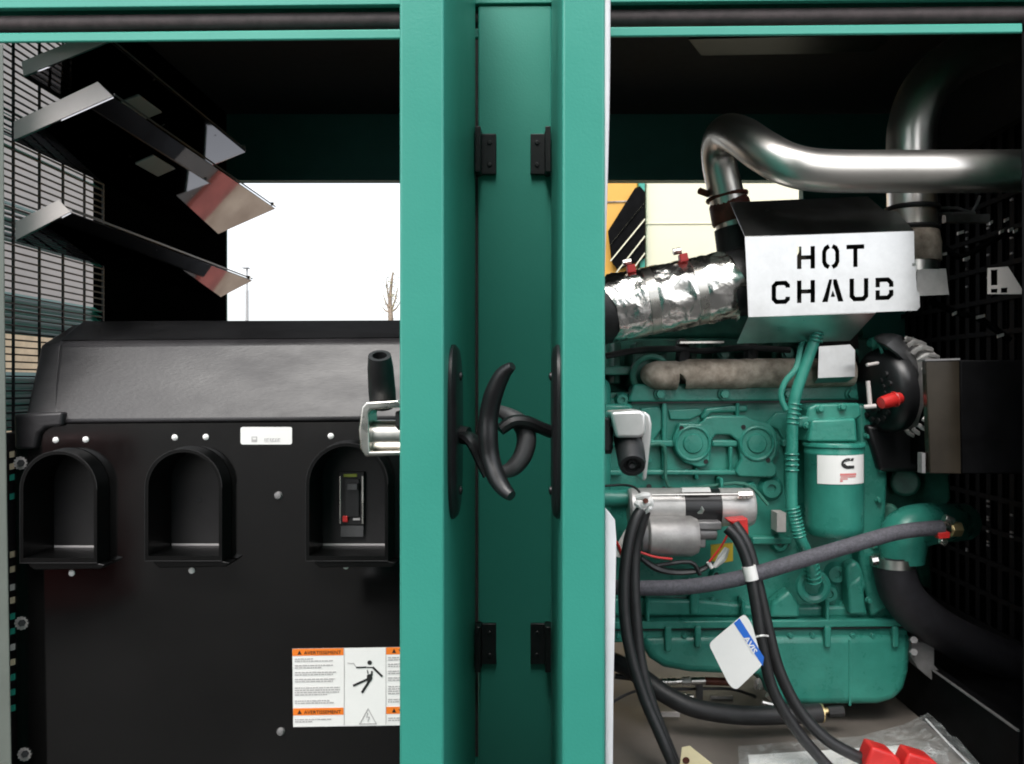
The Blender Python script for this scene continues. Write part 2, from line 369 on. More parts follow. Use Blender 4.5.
# ------------------------------------------------------------------ alternator cover (left bay)
A = thing('alternator_cover', 'glossy black alternator cover with three arched pockets and a sloping moulded top', 'machine cover', (-.6, 1.9, ZF))
YP = 1.66
specs = [(20, 97, 451, 563), (145, 222, 449, 561), (306, 388, 443, 561)]
b = B(); b.curve([[(15, 424), (60, 424), (480, 421), (480, 840), (18, 840)]]+[[(CX+(x-CX)*1.62/YP, CY+(y-CY)*1.62/YP) for x, y in arch(x0+1.5, t+1.5, x1-1.5, bo-3.5)] for x0, x1, t, bo in specs], YP, .004); b.build('front_panel', 'gloss', A, smooth=0)
b = B(); b.box(-1.06, -.13, YP+.08, 2.45, -.845, -.08); b.build('body', 'black', A, .01)
b = B()   # sloping hood
za, zb = (CY-343)*1.76/F, (CY-424)*1.655/F
xl_t, xl_b = (58-CX)*1.76/F, (38-CX)*1.655/F
xr = -.13
fr = [Vector((xl_b+.02, 1.655, zb)), Vector((xr, 1.655, zb+.008)), Vector((xr, 1.76, za+.008)), Vector((xl_t, 1.76, za))]
ZC, XC = (CY-322.5)*1.9/F, (84-CX)*1.9/F
bk = [Vector((xl_b+.02, 1.9, zb)), Vector((xr, 1.9, zb+.008)), Vector((xr, 1.9, ZC+.003)), Vector((XC, 1.9, ZC))]
def hexa(b, a, c):
    va = [b.bm.verts.new(p) for p in a]; vc = [b.bm.verts.new(p) for p in c]
    b._f(va); b._f(vc[::-1])
    for i in range(4): b._f([va[i], va[(i+1) % 4], vc[(i+1) % 4], vc[i]])
hexa(b, fr, bk); b.build('hood', 'shroud', A, .012, 3)
b = B(); hexa(b, [Vector((-1.075, 1.905, zb)), Vector((xr, 1.905, zb)), Vector((xr, 1.905, ZC-.004)), Vector((-1.075, 1.905, ZC-.008))], [Vector((-1.075, 2.84, zb)), Vector((xr, 2.84, zb)), Vector((xr, 2.84, .205)), Vector((-1.075, 2.84, .205))]); b.build('hood_rear', 'hoodtop', A, .006)  # unseen rear block, shaped to darken what the baffles reflect
b = B(); up = Vector((0, 0, .003)); e = Vector((0, .012, .004))
b.sheet([fr[2]+e+up, fr[3]+e+up, bk[3]+up, bk[2]+up], .002); b.build('hood_top', 'hoodtop', A, smooth=0)  # dark sheet laid on the hood in place of shade
b = B()
f2 = [P(24, 419, 1.66), P(60, 419, 1.66), P(62, 344, 1.765), P(40, 345, 1.765)]
k2 = [P(24, 419, 1.66)+Vector((0, .25, 0)), P(60, 419, 1.66)+Vector((0, .25, 0)), P(104, 323.6, 1.9), P(73, 324, 1.9)]
hexa(b, f2, k2); b.build('hood_end', 'shroud', A, .008, 3)
b = B(); b.poly([(13, 414), (62, 412), (62, 426), (45, 428), (38, 434), (35, 449), (14, 449)], 1.648, 1.9); b.build('hood_skirt', 'shroud', A, .006, 3)

rim = []
def pocket(x0, x1, top, bot, bx0, bx1, deep=True):
    """sleeve standing out of the panel, open to the front, with a plate far inside"""
    o = None
    b = B(); Yn, Yr, th = 1.62, 1.657, 3.2
    def ring(ax0, ax1, at, ab, n=18): return arch(ax0, at, ax1, ab, n)
    outer = ring(x0, x1, top, bot); inner = ring(x0+th, x1-th, top+th, bot-5)
    def loft(pa, Ya, pb, Yb):
        va = [b.bm.verts.new(P(x, y, Ya)) for x, y in pa]; vb = [b.bm.verts.new(P(x, y, Yb)) for x, y in pb]
        n = len(va)
        for i in range(n): b._f([va[i], vb[i], vb[(i+1) % n], va[(i+1) % n]])
    s = Yn/Yr
    par = lambda pts, k=s: [(CX+(x-CX)*k, CY+(y-CY)*k) for x, y in pts]
    loft(outer, Yn, inner, Yn)
    big = ring(x0-2.5, x1+2.5, top-2, bot)
    loft(outer, Yn, par(big), Yr)
    loft(inner, Yn, par(inner, Yn/1.725), 1.725)
    rim.append(([P(x, y, Yn-.0004) for x, y in outer], [P(x, y, 1.7235) for x, y in par(inner, Yn/1.725)]))
    return b, par(inner, Yn/1.725)
for i, (x0, x1, t, bo) in enumerate(specs):
    b, back = pocket(x0, x1, t, bo, 0, 0)
    pk = b.build('breaker_pocket', 'pocket', A, 0)
    b = B(); b.poly([(x, y) for x, y in back], 1.7252, 1.728); b.build('back_plate', 'pocketin', pk)
    fr_, bk_ = rim[-1]
    b = B(); b.tube(fr_, .0011, 6, 1); b.build('rim_edge', 'pocketin', pk)  # paler tube drawn as the highlight along the front rim
    b = B(); b.tube(bk_, .0009, 6, 1); b.build('inner_edge', 'pocketin', pk)  # paler tube drawn as the highlight round the back edge
    b = B(); b.poly([(x0+8, bo-1), (x1-6, bo-1), (x1+8, bo+2), (x1+4, bo+6), (x0+14, bo+7), (x0+9, bo+3)], 1.622, 1.655); b.build('bottom_flange', 'pocket', pk, .002)
    xs_ = [p[0] for p in back]; yb_ = max(p[1] for p in back)
    b = B(); b.rect(min(xs_), yb_-1.8, max(xs_), yb_, 1.722, 1.7248); b.build('floor_edge', 'greyink', pk)  # grey strip drawn as the highlight at the back bottom
    if i == 2:
        br = B(); X = 352
        br.m('pocketin'); br.rect(X-12.5, 472, X+12, 525, 1.714, 1.7245)
        br.m('black'); br.rect(X-7, 479, X+7, 517, 1.709, 1.714)
        br.m('grey_lit'); br.rect(X-5, 484, X+5, 490, 1.696, 1.709)
        br.m('lime'); br.rect(X-8.5, 474, X+5, 477, 1.712, 1.714)
        br.m('red'); br.rect(X-9.5, 516, X-4.5, 522, 1.708, 1.714)
        br.m('greyink'); br.rect(X+1, 518, X+8, 520.5, 1.712, 1.714)
        br.m('zinc'); br.rect(X-12.8, 476, X-11.2, 524, 1.713, 1.7245); br.rect(X+9.5, 476, X+11.5, 524, 1.713, 1.7245)
        br.m('grey_lit'); br.rect(X-11.5, 525.5, X+11.5, 537, 1.716, 1.7245)
        br.build('circuit_breaker', 'black', pk, .0008)
    if i == 1:
        br = B(); br.cyl(P(199, 500, 1.722), P(199, 500, 1.726), .006, n=10); br.build('plug', 'blackmat', pk)
def stud(x, y, r=3.1):
    b = B(); b.lathe(P(x, y, YP-.0003), (0, -1, 0), [(0, R(r, YP)), (.002, R(r, YP)), (.0042, R(r*.6, YP)), (.005, .0005)], 12)
    return b.build('rivet', 'white', A)
for x, y in ((56,440),(86,439.5),(175,437.5),(206,437),(331,436),(72,573),(192,570.5),(346,566)): stud(x, y)
for x, y in ((21,463),(22,623),(25,754)):
    b = B(); b.m('liner'); b.lathe(P(x, y, YP-.0005), (0, -1, 0), [(0, R(5.2, YP)), (.003, R(5.2, YP)), (.003, R(3.4, YP))], 16)
    for k in range(12):
        a = k*math.pi/6; c = P(x+5.6*math.cos(a), y+5.6*math.sin(a), YP); b.box(c.x-.002, c.x+.002, YP-.004, YP-.0005, c.z-.002, c.z+.002)
    b.m('blackmat'); b.cyl(P(x, y, YP-.003), P(x, y, YP-.008), R(3.6, YP), n=6)
    b.build('star_bolt', 'zinc', A)
for x, y in ((278.5,495.5),(281,731.5)):
    b = B(); b.lathe(P(x, y, YP-.0005), (0, -1, 0), [(0, R(4.2, YP)), (.002, R(4.2, YP)), (.006, R(3, YP)), (.007, .001)], 14); b.build('button_bolt', 'aludk', A)
# nameplate
b = B(); b.m('white'); b.poly(rrect(240.5, 427, 292, 444.5, 2.2), YP-.002, YP-.0004)
b.m('greyink')
Yt = YP-.0026
for l in ([(251.5,436.5),(257,436.5),(257,437.3),(251.5,437.3)], [(251.5,437.3),(252.4,437.3),(252.4,442),(251.5,442)], [(256,437.3),(257,437.3),(257,442),(256,442)], [(252.4,439.5),(256,439.5),(256,442),(252.4,442)]): b.poly(l, Yt, Yt+.0005)
for x, w_ in ((264.5,1.1),(266.4,2.6),(270,1.4),(272.2,2.2),(275.4,1.2),(277.6,2.6)): b.rect(x, 438.4, x+w_, 439.2, Yt, Yt+.0005); b.rect(x, 438.4, x+.7, 441.4, Yt-.0002, Yt+.0005)
b.m('greyink2')
for x, w_ in ((264.6,4),(270,5.5),(276.8,3)): b.rect(x, 440.5, x+w_, 441.3, Yt-.0004, Yt+.0004)
b.build('nameplate', 'white', A)
# warning sticker
b = B(); b.m('white'); b.poly([(292.3, 649), (456, 646.4), (456, 724.5), (293.2, 727)], YP-.0016, YP-.0002)
Yo, Yi = YP-.0021, YP-.0026
tl = lambda x, y: y-.016*(x-292)
def tq(x0, y0, x1, y1): return [(x0, tl(x0, y0)), (x1, tl(x1, y0)), (x1, tl(x1, y1)), (x0, tl(x0, y1))]
b.m('orange')
for x0, x1 in ((292.4, 343.5), (386, 455.8)):
    for y0, y1 in ((649, 656), (708.5, 715.5)): b.poly(tq(x0+(.7 if y0 > 700 and x0 < 300 else 0), y0, x1, y1), Yo, Yo+.0004)
b.m('ink')
for x, w, tx in ((304, 37, 'AVERTISSEMENT'), (398.5, 40, 'WARNING')):
    for y in (654.6, 714.1):
        b.text(tx, x, tl(x, y), 3.3, Yi, .0004, math.radians(.9), w)
        b.poly([(x-6.6, tl(x, y+.1)), (x-2.4, tl(x, y+.1)), (x-4.5, tl(x, y-4))], Yi, Yi+.0004)
b.m('greyink')
for x in (343.8, 385.6): b.poly(tq(x, 649, x+.45, 726.2), Yi, Yi+.0004)
b.m('greyink')
rows = [658.6, 660.8, 665.2, 667.4, 672.2, 674.4, 679.0, 681.2, 687.6, 689.9, 692.2, 694.5, 700.6, 702.8, 719.2, 721.4]
rl = [18, 38, 38, 27, 41, 38, 40, 38, 45, 45, 44, 32, 35, 39, 37, 18]
for x0 in (294.8, 388):
    for y, L in zip(rows, rl):
        x = x0
        while x < x0+L:
            w = random.uniform(1.2, 5); b.poly(tq(x, y, min(x+w, x0+L), y+1.05), Yi, Yi+.0004); x += w+.7
b.m('ink')
b.poly(circ(369.6, 662.7, 2.3, 14), Yi, Yi+.0004)
for pts, w in (([(356, 667.6), (366.4, 667.2)], 1.5), ([(372.6, 667.2), (382.3, 676.6)], 2.1), ([(367.2, 679.4), (353, 685.8)], 2.2), ([(370.2, 679.4), (361.8, 692.8)], 2.4), ([(366.8, 667.4), (372.6, 667.6)], 1.0), ([(367.2, 670), (368, 674)], .9), ([(371.9, 671), (371.6, 675.6)], 1.8)):
    b.poly(stroke(pts, w), Yi-.0001*w, Yi+.0004)
b.poly([(367, 675), (371.6, 673.6), (372.2, 678.6), (370.6, 681.6), (366.4, 681)], Yi-.0006, Yi+.0004)
b.m('greyink'); b.poly(stroke([(347.5, 663), (351, 663.6), (353.4, 663.2), (356, 667)], .7), Yi, Yi+.0004)
b.poly(stroke([(359.6, 724), (368, 708.8), (376.2, 723.8), (359.2, 724)], .8), Yi, Yi+.0004)
b.poly(stroke([(367.6, 713), (366.4, 717.2), (369.2, 717), (367.6, 721.6)], .6), Yi-.0003, Yi+.0004)
b.build('warning_label', 'white', A)

# ------------------------------------------------------------------ the two open doors
ZT, ZB = .86, -1.02
D1, D2 = 1.02, 1.585
def hinge(par, x, z, sgn):
    b = B(); b.cyl(Vector((x, 1.578, z-.044)), Vector((x, 1.578, z+.044)), .0065, n=12)
    b.box(x-.003*sgn, x+sgn*.034, 1.579, 1.588, z-.040, z+.040)
    b.box(x-.0055, x+.0055, 1.545, 1.58, z-.044, z+.044)
    for dz in (-.022, .022): b.cyl(Vector((x+sgn*.021, 1.579, z+dz)), Vector((x+sgn*.021, 1.5765, z+dz)), .005, n=6)
    return b.build('hinge', 'black', par, .0012)
def oval(cy, cz, ry, rz, n=32, e=2.6):
    out = []
    for i in range(n):
        a = 2*math.pi*i/n; c, s_ = math.cos(a), math.sin(a)
        out.append((cy+ry*math.copysign(abs(c)**(2/e), c), cz+rz*math.copysign(abs(s_)**(2/e), s_)))
    return out
def latch_plate(par, x, sgn):
    b = B(); th = [(0, 1.), (.004, 1.), (.0085, .93), (.0105, .78)]; rings = []
    for t, k in th: rings.append([b.bm.verts.new((x+sgn*t, y, z)) for y, z in oval(1.125, -.065, .066*k, .122*(1-(1-k)*.6))])
    for u, v in zip(rings, rings[1:]):
        n = len(u)
        for i in range(n): b._f([u[i], u[(i+1) % n], v[(i+1) % n], v[i]])
    b._f(rings[-1]); b._f(rings[0][::-1])
    o = b.build('latch_plate', 'black', par)
    for z in (.012, -.148):
        s_ = B(); s_.lathe((x+sgn*.010, 1.125, z), (sgn, 0, 0), [(0, .0065), (.003, .006), (.0045, .001)], 12); s_.build('screw', 'black', o)
    return o
LX0, LX1 = -.1690, -.1122
Dl = thing('cabinet_door', 'left hand green steel door swung open, plain sharp edge towards the viewer', 'door', ((LX0+LX1)/2, 1.3, ZB), 'open generator doors')
b = B(); b.box(LX0, LX1, D1, D2, ZB, ZT); b.build('door_panel', 'teal', Dl, .0035, 3)
hinge(Dl, LX1+.0075, (CY-154)*1.58/F, 1); hinge(Dl, LX1+.0075, (CY-644)*1.58/F, 1)
lp = latch_plate(Dl, LX1+.0006, 1)
b = B(); Yh = 1.10
b.tube([P(462, 436, 1.13), P(472, 440, Yh), P(482, 458, Yh), P(490, 474, Yh)], [.014,.013,.014,.014], 10, 5, flat=(1.0, .6))
b.cyl(P(458, 434, 1.13), P(468, 436, 1.125), .013, n=12)
arm = b.build('handle_arm', 'black', Dl)
b = B(); b.tube([P(512.5, 366, 1.04), P(503, 374, 1.05), P(494, 393, 1.06), P(489, 415, 1.07), P(488, 436, 1.07), P(490, 457, 1.07), P(496, 476, 1.06), P(504, 489, 1.05), P(511.5, 496, 1.04)],
    [.0055,.0105,.0125,.0132,.0135,.0132,.0125,.0105,.007], 14, 5, flat=(1.0, 1.0)); b.build('handle_grip', 'black', Dl)
IL = Dl
b = B()   # inside latch, silver
b.cyl(P(370, 436, 1.11), P(404, 436, 1.11), R(16, 1.11), n=24)
b.build('latch_barrel', 'zinc', IL, .002)
b = B(); b.poly([(361.5, 407), (366, 402), (398, 400), (402, 404), (402, 407.5), (371, 409.5), (368.5, 413), (369.5, 452), (403, 451), (403, 455), (365, 456.5), (360, 448), (358.6, 430)], 1.075, 1.135); b.build('latch_bracket', 'zinc', IL, .003, 3)
b = B(); b.rect(395, 411, 404, 428, 1.085, 1.13); b.build('latch_spacer', 'blackmat', IL, .003)
b = B(); p0, p1 = P(383, 404, 1.115), P(379.6, 355.5, 1.075); ax = p1-p0; L = ax.length
b.lathe(p0, ax, [(0, .0185), (.3*L, .0187), (.75*L, .0175), (.93*L, .0158), (L, .0152), (L, .0098), (.75*L, .0092), (.5*L, .0004)], 24); b.build('latch_grip', 'rubber', IL)

RX0, RX1 = .0385, .0932
Dr = thing('cabinet_door', 'right hand green steel door swung open with a white foam strip along its inner edge', 'door', ((RX0+RX1)/2, 1.3, ZB), 'open generator doors')
b = B(); b.box(RX0, RX1, D1, D2, ZB, ZT); b.build('door_panel', 'teal', Dr, .0035, 3)
hinge(Dr, RX0-.0075, (CY-154)*1.58/F, -1); hinge(Dr, RX0-.0075, (CY-644)*1.58/F, -1)
latch_plate(Dr, RX0-.0006, -1)
b = B()
b.tube([P(551, 432, 1.14), P(541, 428, 1.13), P(526, 422, 1.12), P(512, 422, 1.115), P(500, 430, 1.11)], [.011,.0105,.011,.0115,.010], 10, 5, flat=(1.0, .85))
b.build('handle_arm', 'black', Dr)
b = B(); b.tube([P(494, 408, 1.16), P(508, 415, 1.15), P(521, 424, 1.14), P(526.5, 438, 1.13), P(523, 455, 1.125), P(513, 468, 1.12), P(500, 473, 1.115)], [.006,.011,.0135,.014,.0135,.012,.008], 14, 5); b.build('handle_grip', 'grey_lit', Dr)  # black grip given a grey material, its lit tone put into the colour
b = B()
b.poly([(610, 412), (641, 410), (646, 414), (646, 434), (640, 438), (616, 438)], 1.068, 1.14); b.build('latch_bracket', 'zincpale', Dr, .005, 3)
b = B(); b.poly([(644, 411), (650, 415), (652, 424), (651, 440), (646.5, 480), (642, 481), (641, 440)], 1.085, 1.15); b.build('latch_flange', 'zincpale', Dr, .004, 3)
b = B(); b.rect(601, 418, 611, 452, 1.08, 1.13); b.cyl(P(602, 440, 1.11), P(612, 440, 1.11), R(14, 1.11), n=18); b.build('latch_spacer', 'blackmat', Dr, .003)
b = B(); p0, p1 = P(627, 430, 1.125), P(632.5, 466, 1.055); ax = p1-p0; L = ax.length
b.lathe(p0, ax, [(0, .019), (.25*L, .0205), (.9*L, .0185), (L, .0168), (L, .0122), (.93*L, .0118), (.93*L, .0075), (.97*L, .0055), (.9*L, .0003)], 24); b.build('latch_grip', 'rubber', Dr)
b = B(); b.tube([Vector((RX1+.0035, 1.026, ZT-.02)), Vector((RX1+.0032, 1.026, .45)), Vector((RX1+.001, 1.027, .28)), Vector((RX1-.003, 1.028, .12))], [.0042,.0042,.0036,.0025], 8, 5); b.build('foam_strip', 'seam', Dr)
b = B(); b.poly([(605.2, 508), (609, 512), (615, 520), (616.5, 540), (613.5, 690), (612.5, 830), (605.2, 830)], 1.03, 1.034); b.build('document_pouch', 'seam', Dr, .001)

# ------------------------------------------------------------------ engine
YE = 2.05
E = thing('diesel_engine', 'large green painted diesel engine block with rust brown exhaust manifold and rounded oil pan', 'engine', (.45, 2.2, ZF))
b = B(); b.poly([(596, 398), (868, 398), (884, 404), (886, 600), (876, 640), (596, 640)], YE, 2.5); b.build('block', 'engine', E, .006)
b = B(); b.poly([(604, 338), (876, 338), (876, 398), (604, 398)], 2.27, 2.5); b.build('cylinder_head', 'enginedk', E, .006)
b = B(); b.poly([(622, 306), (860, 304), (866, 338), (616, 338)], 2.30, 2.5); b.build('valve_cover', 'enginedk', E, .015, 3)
b = B(); b.poly([(634, 384), (872, 382), (872, 400), (628, 402)], 2.025, 2.1); b.build('head_flange', 'engine', E, .005)
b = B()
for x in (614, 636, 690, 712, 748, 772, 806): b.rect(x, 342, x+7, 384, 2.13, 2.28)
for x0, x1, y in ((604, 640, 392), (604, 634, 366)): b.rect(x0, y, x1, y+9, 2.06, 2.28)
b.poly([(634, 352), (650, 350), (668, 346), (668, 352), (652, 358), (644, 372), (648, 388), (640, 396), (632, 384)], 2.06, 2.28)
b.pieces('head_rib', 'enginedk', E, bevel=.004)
# manifold
b = B(); Ym = 2.02
b.tube([P(649, 374, Ym+.03), P(656, 375, Ym), P(676, 375.5, Ym)], [.024, .036, .037], 18, 4)
b.tube([P(680, 376, Ym), P(688, 374, Ym), P(740, 374, Ym), P(744, 374, Ym)], [.034, .038, .038, .036], 18, 4)
b.tube([P(742, 374, Ym), P(748, 373, Ym), P(812, 373, Ym), P(852, 372, Ym)], [.035, .0375, .037, .036], 18, 4)
b.build('exhaust_manifold', 'rust', E)
b = B()
for x in (682, 750): b.tube([P(x, 345, 2.10), P(x+1, 352, 2.04), P(x, 366, 2.02)], .018, 10, 4)
b.pieces('manifold_strap', 'blackmat', E)
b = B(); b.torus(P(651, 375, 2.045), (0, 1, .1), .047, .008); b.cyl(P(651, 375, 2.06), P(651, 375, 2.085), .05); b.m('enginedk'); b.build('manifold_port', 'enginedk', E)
b = B(); b.poly([(680, 341.5), (724, 341), (724, 343), (680, 343.5)], 2.02, 2.06); b.build('shield_strip', 'zinc', E)
def bolt(x, y, Y, r=4.2, key='engine', d=.014):
    b = B(); c = P(x, y, Y)
    b.cyl(c, c+Vector((0, -.004, 0)), R(r*1.35, Y), n=16); b.cyl(c+Vector((0, -.004, 0)), c+Vector((0, -d, 0)), R(r, Y), n=6)
    return b.build('bolt', key, E, .0012)
b = B()
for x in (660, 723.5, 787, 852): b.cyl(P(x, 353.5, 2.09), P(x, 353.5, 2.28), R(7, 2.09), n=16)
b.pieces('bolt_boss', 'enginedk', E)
for x in (660, 723.5, 787, 852): bolt(x, 353.5, 2.09, 4.6, 'engine', .012)
for x in (660, 724, 788, 851): bolt(x, 394, 2.022, 4.6)
# cast relief on the block side
b = B()
yb0 = YE-.02
for q in ((600,440,678,447),(712,440,738,447),(782,440,800,447),(636,470,740,475.5),(600,470,622,476),(600,497,640,504),(752,537,792,545),(640,590,690,596)): b.rect(*q, yb0, YE)
for q in ((662,402,667,480),(695,450,699,480),(729,446,733,474),(736,402,740,418),(600,402,604,480),(786,446,791,486)): b.rect(*q, yb0+.001, YE)
b.pieces('cast_rib', 'engine', E, bevel=.005, seg=3)
b = B(); b.poly([(640,408),(658,406),(663,411),(663,428),(650,446),(640,450)], YE-.010, YE); b.poly([(668,410),(700,408),(703,414),(690,420),(670,420)], YE-.008, YE)
b.poly([(766,424),(778,430),(784,442),(784,452),(800,452),(800,412),(776,412)], YE-.009, YE)
b.poly([(706,408),(730,405),(748,405),(748,412),(712,413),(704,420),(700,418)], YE-.013, YE)
b.pieces('cast_boss', 'engine', E, bevel=.006, seg=3)
cov = [(679,423),(700,424),(706,417),(714,415.5),(746,415.5),(754,420),(771,424),(776,431),(778.5,443),(777,455),(773,462),(777,466),(777,475),(772,478),(739,477),(735,472),(738,465),(741,460),(738,441),(730,435),(716,435),(712,440),(710.5,460),(707,467),(699,468),(685,463),(676,453),(672.5,441)]
b = B(); b.poly(cov, YE-.026, YE); cv = b.build('bypass_cover', 'engine', E, .005, 3)
for cx_, r in ((693, 16.5), (757, 16)):
    b = B(); b.torus(P(cx_, 443.5, YE-.026), (0, 1, 0), R(r, YE), .0045); b.lathe(P(cx_, 443.5, YE-.0262), (0, -1, 0), [(0, R(r*.62, YE)), (.004, R(r*.55, YE)), (.005, .001)]); b.build('core_plug', 'engine', cv)
b = B()
for x, y in ((681.5,428),(743.5,427),(706,461.5),(768,460)): b.cyl(P(x, y, YE-.0285), P(x, y, YE-.02), R(2.3, YE), n=12)
b.pieces('bolt_hole', 'ink', cv)
b = B()
for x, y, r in ((770,488,10),(779,543,7.5),(716,575,6),(750,487,5),(873,533,7),(622,400,6),(835,573,9),(828,593,8),(842,606,6)): 
    b.lathe(P(x, y, YE), (0, -1, 0), [(0, R(r*1.3, YE)), (.012, R(r, YE)), (.016, R(r*.9, YE)), (.016, R(r*.45, YE)), (.010, R(r*.4, YE)), (.010, .0005)], 20)
b.pieces('round_boss', 'engine', E)
b = B()
for x, y in ((649,486.5),(716.5,575),(779,543),(664,489)): b.cyl(P(x, y, YE-.018), P(x, y, YE), R(2.6, YE), n=12)
b.pieces('tapped_hole', 'ink', E)
for q in ((646,600,650,622),(742,600,746,622),(826,600,830,622),(720,478,724,490)):
    b = B(); b.rect(*q, YE-.05, YE); b.build('cast_rib', 'engine', E, .006, 2)
for x in (618, 642, 684, 722, 752, 790, 812, 852, 872): bolt(x, 635.5, YE-.036, 2.4, 'engine', .009)
for x, y in ((640,425),(648,460),(664,497),(735,497),(790,497),(712,600),(758,596),(806,420),(867,436),(880,440),(880,470),(878,500),(874,545),(880,580),(868,600),(610,600),(626,606),(800,548)): bolt(x, y, YE-.004 if x < 858 else 1.998, 2.6, 'engine', .012)
b = B(); b.poly([(632,401.6),(872,400),(872,402),(632,403.6)], 2.03, 2.1); b.build('head_gasket', 'ink', E)
b = B(); b.poly([(600,630),(909,627.2),(909,628.3),(600,631)], YE-.047, YE-.03); b.build('pan_gasket', 'ink', E)
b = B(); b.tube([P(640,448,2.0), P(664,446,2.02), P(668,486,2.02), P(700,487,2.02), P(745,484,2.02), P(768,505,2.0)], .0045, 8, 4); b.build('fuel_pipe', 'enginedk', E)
b = B(); b.tube([P(606,356,2.03), P(640,350,2.04), P(676,349,2.02), P(704,351,2.05), P(740,348,2.03), P(790,350,2.04)], .008, 8, 4); b.build('sensor_loom', 'rubber', E)
b = B(); b.poly([(604,404),(632,404),(636,420),(626,436),(604,438)], 1.99, YE); b.build('lift_bracket', 'engine', E, .008, 2)
b = B(); b.poly([(846,566),(858,560),(870,582),(862,600),(848,596)], YE-.045, YE); b.build('side_bracket', 'engine', E, .01, 2)
for x, y in ((871,462),(872,498),(868,524),(862,575),(846,590),(802,398),(610,520)): bolt(x, y, YE-.004, 3, 'engine', .010)
# lower skirt and pan rail
b = B(); b.poly([(598,598),(700,600),(760,606),(884,606),(900,600),(900,618),(598,616)], YE-.022, YE+.05); b.poly([(690,578),(700,590),(700,616),(690,616)], YE-.03, YE); b.poly([(790,590),(800,604),(800,618),(770,618),(772,604)], YE-.05, YE); b.poly([(848,585),(862,575),(868,615),(850,615)], YE-.05, YE); b.pieces('skirt', 'engine', E, bevel=.008, seg=3)
b = B(); b.poly([(600,622),(908,619),(910,627),(600,630)], YE-.05, 2.45); b.poly([(600,631),(908,628.5),(908,640),(600,643)], YE-.036, 2.45)
for x in (668,698,828,896): b.rect(x-3, 626, x+3.5, 648 if x > 680 else 652, YE-.056, YE-.03)
b.pieces('pan_rail', 'engine', E, bevel=.004)
b = B(); b.poly([(640,636),(914,634),(911,672),(906,690),(897,701),(880,706),(786,707),(772,701),(766,690),(762,677),(690,674),(664,669),(650,660),(643,648)], YE-.045, 2.42); pan = b.build('oil_pan', 'engine', E, .022, 5, 50)
b = B(); b.rect(849, 640, 851.5, 706, YE-.0475, YE-.04); b.build('pan_seam', 'engine', pan, .001)
b = B(); b.box(-.12, .20, 2.0, 2.4, -.70, .02); b.build('bell_housing', 'engine', E, .03, 3)
# gear case on the right
b = B(); b.poly([(858,404),(884,404),(888,480),(884,560),(900,600),(872,618),(860,560)], 2.0, 2.4); b.build('gear_case', 'engine', E, .01, 3)
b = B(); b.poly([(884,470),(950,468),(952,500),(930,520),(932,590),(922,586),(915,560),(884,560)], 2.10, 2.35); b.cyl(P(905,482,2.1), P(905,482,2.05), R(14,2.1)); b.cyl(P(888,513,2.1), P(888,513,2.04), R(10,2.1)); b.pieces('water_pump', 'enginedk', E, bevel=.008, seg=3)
# oil filter
b = B(); c = P(834, 442, 1.93); r = R(28.4, 1.93)
hgt = R(93, 1.93)
b.lathe(c, (0, 0, -1), [(0, r*1.02), (.004, r*1.05), (.009, r*1.05), (.012, r), (.02, r), (.022, r*1.015), (.028, r*1.015), (.03, r*.995), (hgt*.88, r*.99), (hgt*.95, r*.955), (hgt*.99, r*.86), (hgt, r*.7), (hgt*1.0, .001)], 40)
fl = b.build('oil_filter', 'engine', E)
b = B()
a0, a1, N = -math.pi/2-.92, -math.pi/2+.86, 20
def fil(xp, yp, rr):   # label point on the round can: xp,yp in label units 0..1
    a = a0+(a1-a0)*xp; z = P(0, 455.5, 1.93-.07).z*(1-yp)+P(0, 484.5, 1.93-.07).z*yp
    return Vector((c.x+rr*math.cos(a), c.y+rr*math.sin(a), z+.0012*(xp*2-1)))
def wrap(pts, rr):
    # polygon split finely along x so it follows the can
    xs = [p[0] for p in pts]; n = max(1, int((max(xs)-min(xs))/.06)) if len(pts) == 4 else 1
    A_, B_, C_, D_ = [Vector(p) for p in pts]
    for i in range(n):
        q = [A_.lerp(B_, i/n), A_.lerp(B_, (i+1)/n), D_.lerp(C_, (i+1)/n), D_.lerp(C_, i/n)]
        b._f([b.bm.verts.new(fil(v.x, v.y, rr)) for v in q])
b.m('white')
for i in range(N):
    wrap([(i/N, 0), ((i+1)/N, 0), ((i+1)/N, 1), (i/N, 1)], r+.0012)
b.m('ink')
def arcband(cx_, cy_, ro, ri, s0, s1, asp, n=14, rr=.0022):
    for i in range(n):
        u0, u1 = [math.radians(s0+(s1-s0)*k/n) for k in (i, i+1)]
        wrap([(cx_+ro*math.cos(u0)*asp, cy_-ro*math.sin(u0)), (cx_+ro*math.cos(u1)*asp, cy_-ro*math.sin(u1)), (cx_+ri*math.cos(u1)*asp, cy_-ri*math.sin(u1)), (cx_+ri*math.cos(u0)*asp, cy_-ri*math.sin(u0))], r+rr)
arcband(.57, .28, .185, .12, 70, 180, .70); arcband(.57, .28, .19, .075, 180, 305, .70)
for q in ([(.63,.10),(.685,.10),(.665,.19),(.605,.19)], [(.60,.355),(.69,.355),(.69,.455),(.60,.455)], [(.50,.20),(.60,.16),(.60,.185),(.51,.225)]): wrap(q, r+.0026)
b.m('redink')
for x0, y0, x1, y1 in ((.42,.62,.74,.70),(.43,.72,.73,.76),(.42,.79,.56,.83),(.42,.85,.47,.91)): wrap([(x0,y0),(x1,y0),(x1,y1),(x0,y1)], r+.002)
b.build('filter_label', 'white', fl)
b = B(); b.poly([(812,420),(856,418),(858,442),(808,442)], 1.90, 2.04); b.poly([(808,408),(816,404),(860,403),(862,416),(856,420),(812,424),(806,418)], 1.93, 2.06); b.poly([(797,417),(812,415),(812,428),(797,428)], 1.93, 2.0); b.pieces('filter_head', 'engine', E, bevel=.006, seg=3)
